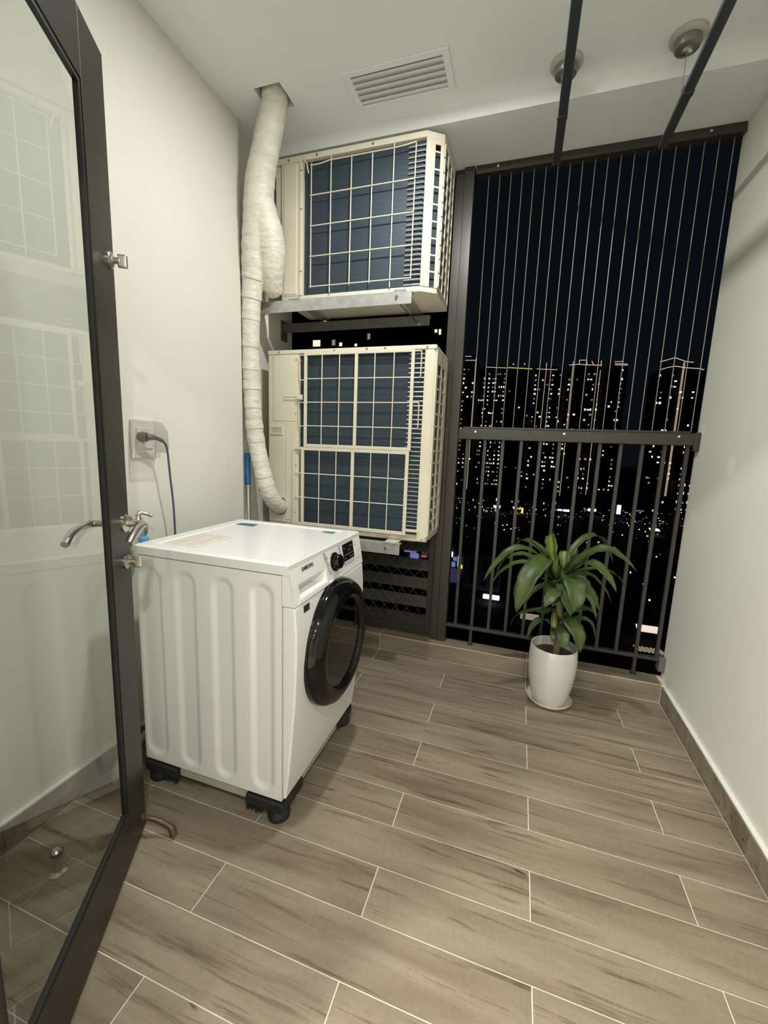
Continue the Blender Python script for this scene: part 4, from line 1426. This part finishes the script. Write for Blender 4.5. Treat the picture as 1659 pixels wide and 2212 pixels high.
LEAVES = [
    ((0.142, 2.170, 0.780), (-0.009, 2.085, 0.925), (-0.125, 2.060, 0.645), 0.044, 0),
    ((0.128, 2.210, 0.737), (-0.027, 2.225, 0.750), (-0.087, 2.220, 0.590), 0.035, 0),
    ((0.170, 2.240, 0.771), (0.054, 2.335, 0.893), (0.013, 2.370, 0.767), 0.042, 0),
    ((0.207, 2.170, 0.710), (0.185, 2.155, 0.828), (0.181, 2.200, 0.899), 0.070, 1),
    ((0.262, 2.190, 0.696), (0.255, 2.215, 0.759), (0.258, 2.260, 0.806), 0.058, 1),
    ((0.164, 2.140, 0.785), (0.072, 1.980, 0.760), (0.044, 1.980, 0.543), 0.100, 0),
    ((0.176, 2.210, 0.774), (0.162, 2.245, 0.814), (0.093, 2.300, 0.835), 0.035, 0),
    ((0.282, 2.240, 0.801), (0.404, 2.330, 1.014), (0.511, 2.380, 0.740), 0.039, 0),
    ((0.305, 2.200, 0.761), (0.415, 2.155, 0.947), (0.557, 2.130, 0.771), 0.054, 0),
    ((0.291, 2.150, 0.757), (0.390, 2.080, 0.855), (0.468, 2.050, 0.683), 0.057, 0),
    ((0.323, 2.230, 0.714), (0.493, 2.300, 0.775), (0.567, 2.330, 0.632), 0.025, 0),
    ((0.312, 2.210, 0.702), (0.410, 2.220, 0.749), (0.493, 2.230, 0.575), 0.031, 0),
    ((0.316, 2.200, 0.695), (0.368, 2.160, 0.690), (0.432, 2.160, 0.544), 0.054, 0),
    ((0.338, 2.180, 0.642), (0.383, 2.115, 0.637), (0.413, 2.110, 0.517), 0.034, 0),
    ((0.263, 2.140, 0.705), (0.315, 1.990, 0.720), (0.290, 2.000, 0.572), 0.097, 0),
    ((0.238, 2.150, 0.663), (0.255, 2.055, 0.657), (0.294, 2.060, 0.535), 0.053, 0),
    ((0.228, 2.140, 0.646), (0.198, 2.020, 0.652), (0.168, 2.020, 0.573), 0.070, 0),
    ((0.233, 2.130, 0.601), (0.220, 2.065, 0.597), (0.204, 2.060, 0.569), 0.042, 0),
    ((0.226, 2.190, 0.428), (0.144, 2.140, 0.526), (0.109, 2.130, 0.354), 0.033, 0),
    ((0.258, 2.160, 0.487), (0.337, 2.055, 0.514), (0.348, 2.050, 0.365), 0.077, 0),
    ((0.254, 2.150, 0.455), (0.271, 2.040, 0.448), (0.284, 2.050, 0.366), 0.066, 0),
    ((0.237, 2.160, 0.438), (0.226, 2.075, 0.422), (0.226, 2.090, 0.375), 0.038, 0),
    ((0.301, 2.220, 0.446), (0.411, 2.200, 0.540), (0.431, 2.180, 0.393), 0.027, 0),
    ((0.228, 2.220, 0.499), (0.030, 2.240, 0.475), (0.027, 2.260, 0.353), 0.025, 0),
    ((0.294, 2.200, 0.496), (0.385, 2.220, 0.566), (0.446, 2.240, 0.487), 0.037, 0),
    ((0.161, 2.220, 0.701), (0.007, 2.195, 0.673), (0.035, 2.190, 0.526), 0.028, 0),
    ((0.230, 2.150, 0.510), (0.221, 2.085, 0.500), (0.226, 2.080, 0.457), 0.030, 1),
    ((0.289, 2.240, 0.733), (0.315, 2.285, 0.780), (0.321, 2.310, 0.821), 0.037, 0),
    ((0.205, 2.200, 0.632), (0.128, 2.150, 0.658), (0.086, 2.140, 0.538), 0.031, 0),
    ((0.224, 2.190, 0.520), (0.156, 2.125, 0.494), (0.125, 2.120, 0.525), 0.039, 0),
    ((0.217, 2.180, 0.645), (0.178, 2.120, 0.682), (0.137, 2.100, 0.695), 0.019, 0),
    ((0.219, 2.180, 0.648), (0.244, 2.120, 0.692), (0.275, 2.100, 0.731), 0.019, 0),
    ((0.224, 2.220, 0.645), (0.231, 2.270, 0.687), (0.245, 2.280, 0.733), 0.025, 0),
    ((0.108, 2.240, 0.759), (-0.032, 2.290, 0.792), (-0.073, 2.300, 0.619), 0.038, 0),
    ((0.324, 2.260, 0.732), (0.402, 2.350, 0.777), (0.358, 2.360, 0.808), 0.026, 0),
    ((0.251, 2.240, 0.484), (0.304, 2.315, 0.476), (0.332, 2.330, 0.395), 0.041, 0),
]


def make_leaf(b0, c0_, t0, w, striped, seed):
    rnd = random.Random(seed)
    b0, c0_, t0 = Vector(b0), Vector(c0_), Vector(t0)
    zc = min(max(b0.z - 0.05, 0.36), 0.655)
    u = (zc - STEM0.z) / (STEM1.z - STEM0.z)
    crown = STEM0.lerp(STEM1, u)
    n = 14
    bez = [(1 - s) ** 2 * b0 + 2 * s * (1 - s) * c0_ + s * s * t0 for s in [i / n for i in range(n + 1)]]
    pre = [crown.lerp(b0, f) for f in (0.0, 0.5)]
    pts = pre + bez
    m_ = len(pts)
    lens = [0.0]
    for i in range(1, m_):
        lens.append(lens[-1] + (pts[i] - pts[i - 1]).length)
    tot = lens[-1]
    vs, fs, uvs = [], [], []
    AC = 6
    view = Vector((0, -1, 0.25)).normalized()
    prev = None
    for i, p in enumerate(pts):
        tg = (pts[min(i + 1, m_ - 1)] - pts[max(i - 1, 0)]).normalized()
        rd = Vector((p.x - 0.235, p.y - 2.20, 0))
        if rd.length < 1e-4:
            rd = Vector((0, -1, 0))
        tang = Vector((0, 0, 1)).cross(rd.normalized())
        perp = tg.cross(view)
        if perp.length < 1e-3:
            perp = tang.copy()
        perp.normalize()
        if perp.dot(tang) < 0:
            perp = -perp
        sdir = tang * 0.75 + perp * 0.40
        sdir = (sdir - tg * sdir.dot(tg)).normalized()
        if prev is not None:
            if sdir.dot(prev) < 0:
                sdir = -sdir
            sdir = (prev * 0.6 + sdir * 0.4)
            sdir = (sdir - tg * sdir.dot(tg)).normalized()
        prev = sdir
        nrm = sdir.cross(tg).normalized()
        s = lens[i] / tot
        if striped:
            prof = interp([0, 0.15, 0.5, 0.8, 0.97, 1.0], [0.12, 0.30, 0.80, 1.0, 0.85, 0.75], s)
        else:
            prof = interp([0, 0.12, 0.35, 0.6, 0.8, 0.93, 1.0], [0.22, 0.38, 0.90, 1.0, 0.74, 0.32, 0.02], s)
        for a in range(AC + 1):
            q = a / AC * 2 - 1
            fold = abs(q) * 0.22 * w * prof * (0.5 if nrm.z > 0 else -0.5)
            wav = (math.sin(s * 19 + seed) * 0.07 + math.sin(s * 47 + seed * 2.3 + q) * 0.05) * w * prof * q * q
            vs.append(p + sdir * (q * w * 0.5 * prof) + nrm * (fold + wav))
            uvs.append((a / AC, s))
    for i in range(m_ - 1):
        for a in range(AC):
            k_ = i * (AC + 1) + a
            fs.append((k_, k_ + 1, k_ + AC + 2, k_ + AC + 1))
    me = bpy.data.meshes.new('leaf')
    me.from_pydata([tuple(v - Vector(o_)) for v in vs], [], fs)
    uvl = me.uv_layers.new(name='UVMap')
    for lp in me.loops:
        uvl.data[lp.index].uv = uvs[lp.vertex_index]
    me.materials.append(MATS['leaf_striped' if striped else 'leaf'])
    me.polygons.foreach_set('use_smooth', [True] * len(me.polygons))
    ob = put('leaf', me, None, pt, recalc=False)
    so = ob.modifiers.new('thick', 'SOLIDIFY')
    so.thickness = 0.0009
    return ob


for i, (b0, c0_, t0, w_, s_) in enumerate(LEAVES):
    make_leaf(b0, c0_, t0, w_, s_, i)

# ------------------------------------------------------------------ the city below
GZ = -31.0
struct(MB().box((-900, 40, GZ - 1), (900, 1500, GZ)).build('ground', 'night_ground'), 'dark ground of the city at night')

TOWERS = [
    # x0, x1, top, distance, lit columns density, look
    (-52.0, -33.0, 62.5, 300, 0.30, 'dark tower at the left of the skyline with a corner light line'),
    (-35.0, -14.7, 60.5, 320, 0.30, 'dark tower with a flat light line and a short lit mast'),
    (-14.5, 3.6, 62.5, 340, 0.02, 'unlit tower topped by a yellow-green light line'),
    (4.6, 23.4, 57.0, 310, 0.30, 'dark tower with a cross-shaped light line on top'),
    (24.0, 43.3, 55.6, 290, 0.26, 'dark tower outlined by two vertical light lines'),
    (53.0, 65.0, 62.8, 330, 0.22, 'dark narrow tower with three stacked roof light lines'),
    (70.6, 93.5, 50.5, 280, 0.13, 'dark tower with a gabled roof light line at the right of the skyline'),
]
LEDS = [
    [[(-41.6, 65.4), (-37.4, 65.3)], [(-41.4, 62.8), (-33.8, 62.6)], [(-34.2, 64.1), (-34.5, -25.7)]],
    [[(-29.2, 61.8), (-14.6, 60.9)], [(-21.6, 65.8), (-21.4, 57.3)], [(-21.4, 57.3), (-21.8, 19.4)]],
    [[(-14.6, 64.9), (3.2, 63.5)]],
    [[(5.7, 58.0), (14.3, 57.5)], [(14.9, 57.4), (18.9, 57.3)], [(11.7, 61.8), (11.8, 57.2)], [(11.8, 57.2), (11.6, 18.3)]],
    [[(24.2, 56.2), (29.8, 56.6), (34.4, 56.1), (42.2, 55.7)], [(29.7, 59.0), (33.9, 58.9)], [(29.7, 59.0), (30.0, 56.6)], [(33.9, 58.9), (34.2, 56.3)],
     [(36.7, 58.3), (37.9, 56.2)], [(41.9, 58.4), (42.2, 55.1)], [(26.4, 58.3), (26.4, -25.2)], [(42.1, 53.0), (41.7, -24.1)]],
    [[(56.1, 65.5), (61.5, 65.4)], [(56.4, 63.3), (64.3, 62.9)], [(56.3, 64.2), (64.2, 63.6)]],
    [[(70.6, 55.0), (77.6, 57.0), (83.6, 54.7), (86.8, 54.3)], [(71.4, 50.8), (74.6, 51.8), (78.2, 52.5), (82.8, 51.6), (90.1, 50.9), (92.2, 50.3)],
     [(82.1, 54.5), (82.0, -20.4)], [(82.7, 54.4), (82.6, -20.4)]],
]
random.seed(23)
for ti, (tx0, tx1, top, dist, dens, lab) in enumerate(TOWERS):
    o_ = ((tx0 + tx1) / 2, dist + 9, GZ)
    tw = thing('apartment_tower', lab, 'building', o_, group='apartment towers on the skyline')
    k = MB(o_)
    k.box((tx0, dist, GZ), (tx1, dist + 18, top)).box((tx0 + 4, dist + 3, top), (tx1 - 4, dist + 15, top + 3.0))
    k.build('facade', 'tower_concrete', tw)
    wins = {'window_warm': MB(o_), 'window_cool': MB(o_), 'window_dim': MB(o_)}
    ncol = int((tx1 - tx0) / 1.55)
    x_ = tx0 + 0.5
    for cidx in range(ncol):
        xx = tx0 + 0.6 + cidx * 1.55
        cw = random.choice([0.15, 0.3, 0.5, 1.7, 2.3]) * dens
        z_ = GZ + 8
        while z_ < top - 3:
            if random.random() < cw:
                kind = random.choices(['window_warm', 'window_cool', 'window_dim'], [0.42, 0.22, 0.36])[0]
                ww, hh = random.uniform(0.55, 1.25), random.uniform(0.6, 1.25)
                wins[kind].box((xx, dist - 0.25, z_), (xx + ww, dist - 0.02, z_ + hh))
            z_ += 3.05
    for kname, mb in wins.items():
        if mb.v:
            wo = mb.build('lit_windows', kname, tw)
            wo['kind'] = 'stuff'
    for seg in LEDS[ti]:
        pts = [(p[0], dist - 0.6, p[1]) for p in seg]
        ln = max(abs(seg[0][1] - seg[-1][1]), 0)
        mat_ = 'led_lime' if ti == 2 else ('led_warm')
        rad_ = 0.14 if ln < 20 else 0.10
        MB(o_).tube(pts, rad_ if ti != 2 else 0.34, 6).build('light_strip', mat_, tw)
    if ti == 2:
        for xx in (-10.6, -2.6):
            MB(o_).sphere((xx, dist - 0.6, 67.2), 0.45, 5).build('roof_lamp', 'window_warm', tw)

# nearer block seen in the gap between the two outdoor units
o_ = (-52, 149, GZ)
tw = thing('apartment_block', 'nearer apartment block with a few bright windows seen between the two outdoor units', 'building', o_)
Q = 140 / 120
MB(o_).box((-95, 140, GZ), (-23, 158, 66)).build('facade', 'tower_concrete', tw)
for (xx, zz, ww, hh, mt) in ((-63.4, 31.2, 2.4, 1.8, 'window_warm'), (-57.0, 31.3, 1.0, 1.6, 'window_dim'), (-54.6, 31.0, 0.9, 1.0, 'window_warm'), (-49.6, 30.8, 0.7, 0.7, 'window_cool'), (-45.6, 32.6, 0.8, 1.6, 'window_dim'),
                             (-25.6, 33.6, 0.7, 0.8, 'window_warm'), (-24.4, 33.0, 0.6, 1.4, 'window_warm'), (-21.6, 33.4, 0.8, 0.6, 'shop_red'), (-21.2, 37.2, 0.6, 1.2, 'window_dim'), (-60, 38, 1, 1, 'window_warm'), (-35, 40, 1, 1, 'window_cool')):
    MB(o_).box((xx * Q, 139.8, 1.29 + (zz - 1.29) * Q), ((xx + ww) * Q, 139.98, 1.29 + (zz + hh - 1.29) * Q)).build('window', mt, tw)

# low shops and houses in the band below the towers
random.seed(5)


def low_block(x0_, x1_, y0_, h, lab, wins, grp='low buildings below the towers'):
    oo = ((x0_ + x1_) / 2, y0_ + 5, GZ)
    tb = thing('low_building', lab, 'building', oo, group=grp)
    MB(oo).box((x0_, y0_, GZ), (x1_, y0_ + 10, GZ + h)).build('facade', 'tower_concrete', tb)
    for (a, b_, z0, z1, mt) in wins:
        MB(oo).box((x0_ + a, y0_ - 0.3, GZ + z0), (x0_ + b_, y0_ - 0.02, GZ + z1)).build('lit_front', mt, tb)


low_block(-12, 6, 232, 9, 'low shop row with white and yellow lit fronts, left of the plant', [(0.5, 4.0, 2.2, 3.4, 'shop_white'), (1.2, 3.4, 0.2, 2.2, 'window_dim'), (6.0, 8.5, 2.4, 3.2, 'shop_white'), (10, 11.5, 2.4, 3.4, 'shop_white'),
                                                                      (12.5, 15.0, 2.4, 2.9, 'shop_yellow'), (15.0, 16.0, 0.2, 3.2, 'shop_yellow'), (1.5, 2.0, 6, 7.4, 'window_cool'), (9.5, 10.2, 5.5, 6.4, 'window_cool'), (13, 13.4, 6, 7.2, 'window_dim')])
low_block(12, 34, 240, 8, 'low shop row with a broken line of white lights, behind the plant', [(0.5, 2.5, 2.3, 2.8, 'window_warm'), (6.5, 9.0, 2.3, 2.9, 'shop_blue'), (9.6, 12, 2.2, 3.0, 'shop_white'), (12.5, 15.5, 2.0, 3.1, 'shop_white'), (8, 8.6, 5.5, 6.8, 'window_dim'), (2.2, 2.6, 5, 6, 'window_cool')])
low_block(36, 58, 250, 10, 'low shop row with a bright white front and a blue sign, right of the plant', [(0.0, 2.0, 2.3, 2.9, 'shop_blue'), (2.0, 6.0, 2.0, 3.4, 'shop_white'), (16, 18, 1.5, 6.5, 'window_cool'), (12.0, 12.6, 2.5, 3.3, 'window_warm'), (20, 21.5, 2.4, 3.0, 'shop_blue')])
low_block(62, 82, 262, 11, 'low building with a blue light bar below the gabled tower', [(2, 6, 2.5, 3.1, 'shop_blue'), (10, 10.8, 3, 4, 'window_warm'), (14, 14.7, 8, 9, 'window_warm')])
low_block(84, 106, 268, 20, 'low building with scattered warm windows at the right edge of the opening',
          [(random.uniform(0, 20), 0, 0, 0, '')[0:0] or (xx, xx + random.uniform(0.5, 1.1), zz, zz + random.uniform(0.6, 1.4), random.choice(['window_warm', 'window_cool', 'window_dim']))
           for xx in (0.5, 3, 5.5, 8, 11, 14, 17) for zz in (4, 8, 13, 17.5)])
# house with shuttered windows close below, left of the plant
o_ = (-5.5, 100, GZ)
hb = thing('town_house', 'pale grey three-storey town house below, left of the plant', 'building', o_)
MB(o_).box((-10.5, 96, GZ), (-2.0, 108, GZ + 8.6)).build('wall', 'house_wall', hb)
for xx in (-9.0, -6.2, -3.6):
    for zz in (1.2, 4.6):
        MB(o_).box((xx, 95.9, GZ + zz), (xx + 1.1, 96.05, GZ + zz + 2.6)).build('window', 'dark_void', hb)
MB(o_).box((-10.8, 95.7, GZ + 8.6), (-1.7, 108.3, GZ + 9.1)).build('roof', 'tower_concrete', hb)
# lit street at the lower left
o_ = (-14.5, 108, GZ)
sh = thing('street_shop', 'brightly lit shop on the violet street beside the corner post', 'building', o_)
MB(o_).box((-20, 112, GZ), (-12.2, 120, GZ + 7)).build('wall', 'tower_concrete', sh)
for (a, b_, z0, z1, mt) in ((-16.9, -15.4, 3.2, 4.6, 'shop_white'), (-15.2, -14.2, 2.2, 3.2, 'shop_blue'), (-13.9, -13.1, 0.6, 3.6, 'shop_white'), (-15.6, -14.6, 0.4, 1.8, 'shop_blue'), (-16.6, -16.0, 5.2, 6.0, 'window_cool'), (-13.0, -12.6, 0.2, 1.2, 'shop_yellow'),
                            (-27.5, -25.0, 0.8, 3.0, 'shop_blue')):
    MB(o_).box((a, 111.6, GZ + z0), (b_, 111.9, GZ + z1)).build('lit_front', mt, sh)
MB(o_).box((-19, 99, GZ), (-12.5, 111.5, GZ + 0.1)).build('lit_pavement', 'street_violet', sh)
o_ = (-27, 119, GZ)
aw = thing('street_awning', 'violet-lit street awning seen between the louvre blades', 'awning', o_)
k = MB(o_)
k.prism([(116, GZ + 2.0), (122, GZ + 3.2), (122, GZ + 3.4), (116, GZ + 2.2)], 'x', -30.5, -26.8)
k.build('canopy', 'shop_blue', aw)
MB(o_).box((-30.3, 121.6, GZ), (-30.0, 121.9, GZ + 3.2)).build('post', 'tower_concrete', aw)
MB(o_).box((-27.3, 121.6, GZ), (-27.0, 121.9, GZ + 3.2)).build('post', 'tower_concrete', aw)
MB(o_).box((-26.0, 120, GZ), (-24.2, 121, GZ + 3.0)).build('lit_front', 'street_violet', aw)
MB(o_).box((-26.0, 119.6, GZ), (-24.4, 119.9, GZ + 0.5)).build('red_front', 'shop_red', aw)
# lit roofs
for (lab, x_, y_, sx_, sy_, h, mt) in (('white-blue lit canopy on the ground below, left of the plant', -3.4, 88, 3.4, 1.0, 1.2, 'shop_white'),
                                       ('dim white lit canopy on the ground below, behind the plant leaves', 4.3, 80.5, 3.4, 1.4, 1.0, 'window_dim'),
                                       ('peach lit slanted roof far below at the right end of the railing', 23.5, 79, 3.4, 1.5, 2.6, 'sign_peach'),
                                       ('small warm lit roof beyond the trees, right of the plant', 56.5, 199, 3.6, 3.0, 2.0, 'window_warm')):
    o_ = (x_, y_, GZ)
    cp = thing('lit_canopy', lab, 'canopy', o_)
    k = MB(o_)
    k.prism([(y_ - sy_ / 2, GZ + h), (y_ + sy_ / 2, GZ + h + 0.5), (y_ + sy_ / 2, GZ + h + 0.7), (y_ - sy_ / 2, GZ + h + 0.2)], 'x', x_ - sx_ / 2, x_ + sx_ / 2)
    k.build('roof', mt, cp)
    for px_ in (-1, 1):
        MB(o_).box((x_ + px_ * sx_ * 0.4 - 0.1, y_ - 0.1, GZ), (x_ + px_ * sx_ * 0.4 + 0.1, y_ + 0.1, GZ + h + 0.2)).build('post', 'tower_concrete', cp)
# slatted pergola roof right below the end of the railing
o_ = (22.2, 71.0, GZ)
pg = thing('slatted_pergola', 'pergola of glowing slanted slats far below the railing foot at the right', 'pergola', o_)
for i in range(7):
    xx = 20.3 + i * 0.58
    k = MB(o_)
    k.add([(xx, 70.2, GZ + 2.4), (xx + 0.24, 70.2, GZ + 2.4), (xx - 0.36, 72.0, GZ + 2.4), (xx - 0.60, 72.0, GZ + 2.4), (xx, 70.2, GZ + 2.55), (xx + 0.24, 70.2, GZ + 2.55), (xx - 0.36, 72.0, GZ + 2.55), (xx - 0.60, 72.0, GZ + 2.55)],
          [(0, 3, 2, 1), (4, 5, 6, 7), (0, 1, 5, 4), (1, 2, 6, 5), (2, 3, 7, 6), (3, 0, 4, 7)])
    k.build('slat', 'window_dim', pg)  # lamplight on the slats is put into a glowing material
k = MB(o_)
k.box((19.8, 70.0, GZ), (20.0, 70.2, GZ + 2.4)).box((24.2, 70.0, GZ), (24.4, 70.2, GZ + 2.4)).box((19.8, 70.0, GZ + 2.2), (24.4, 70.2, GZ + 2.39)).box((19.8, 71.8, GZ), (20.0, 72.0, GZ + 2.39)).box((24.2, 71.8, GZ), (24.4, 72.0, GZ + 2.39))
k.build('frame', 'tower_concrete', pg)

# street lamps
lamps = [(-19, 205), (-15.5, 206), (-11, 204), (9.5, 212), (13, 213), (16, 170), (-13, 124), (-10.2, 116), (-4, 158), (-2.6, 160), (-1, 152), (0.5, 155), (-3.2, 149), (30, 150), (36, 160), (22, 140), (45, 176), (44.2, 181), (43.2, 184), (44.0, 190), (46, 172), (43.0, 178),
         (31, 128), (28, 132), (38, 129), (48, 128), (56, 126), (53, 116), (47, 117), (92, 255), (62, 215), (27, 108), (70, 246), (80, 244), (36, 108), (34, 92), (52, 222), (-20.5, 168), (27.5, 99), (25.8, 88)]
o_ = (0, 0, 0)
pole_me = MB().tube([(0, 0, 0), (0, 0, 5.2)], 0.06, 6).mesh('pole')
pole_me.materials.append(MATS['tower_concrete'])
fix_normals(pole_me)
head_me = MB().sphere((0, 0, 5.4), 0.17, 4).mesh('lamp_head')
head_me.materials.append(MATS['street_glow'])
fix_normals(head_me)
for (x_, y_) in lamps:
    t_ = thing('street_lamp', 'tiny street lamp glowing in the dark ground below the balcony', 'street lamp', (x_, y_, GZ), group='distant street lamps')
    for nm, me in (('pole', pole_me), ('lamp_head', head_me)):
        ob = bpy.data.objects.new(nm, me)
        COL.objects.link(ob)
        ob.parent = t_
        if nm == 'lamp_head':
            pass
# glints of far streets and parked traffic, too fine to count
for nm, mt, sd, n_ in (('street_glints', 'window_warm', 31, 42), ('street_glints', 'window_cool', 32, 34), ('street_glints', 'window_dim', 33, 170)):
    rnd = random.Random(sd)
    gk = MB((30, 250, GZ))
    for q in range(n_):
        yy = rnd.choice([rnd.uniform(224, 232), rnd.uniform(226, 231), rnd.uniform(150, 231)])
        xx = rnd.uniform(-0.17, 0.36) * yy
        zz = GZ + rnd.choice([0.6, 1.0, 2.5, 4.0, 6.0])
        r_ = rnd.uniform(0.07, 0.20)
        gk.box((xx - r_ * rnd.uniform(1, 2.2), yy, zz - r_), (xx + r_, yy + 0.1, zz + r_))
    go = gk.build(nm, mt, None, loc=(30, 250, GZ))
    go['kind'] = 'stuff'
    tag(go, {'window_warm': 'warm glints of distant street lights scattered below the towers', 'window_cool': 'cool white glints of distant street lights scattered below the towers', 'window_dim': 'faint glints of distant street lights scattered below the towers'}[mt], 'street lights')
# dark trees between the streets
random.seed(9)
tree_me = None
bmk = MB()
for q in range(26):
    an = random.uniform(0, 6.28)
    rr_ = random.uniform(0, 2.2)
    bmk.sphere((rr_ * math.cos(an), rr_ * math.sin(an), random.uniform(3.2, 6.4)), random.uniform(0.8, 1.6), 4)
crown_me = bmk.mesh('crown')
crown_me.materials.append(MATS['night_tree'])
fix_normals(crown_me)
trunk_me = MB().tube([(0, 0, 0), (0, 0, 4)], [0.3, 0.2], 7).mesh('trunk')
trunk_me.materials.append(MATS['night_tree'])
fix_normals(trunk_me)
spots = []
while len(spots) < 14:
    x_, y_ = random.uniform(-8, 75), random.uniform(122, 222)
    if all(math.hypot(x_ - a, y_ - b_) > 9.5 for a, b_ in spots) and all(math.hypot(x_ - a, y_ - b_) > 5.0 for a, b_ in lamps):
        spots.append((x_, y_))
for (x_, y_) in spots:
    t_ = thing('street_tree', 'dark round tree among the unlit ground below the balcony', 'tree', (x_, y_, GZ), random.uniform(0, 6), group='dark trees below')
    for nm, me in (('crown', crown_me), ('trunk', trunk_me)):
        ob = bpy.data.objects.new(nm, me)
        COL.objects.link(ob)
        ob.parent = t_
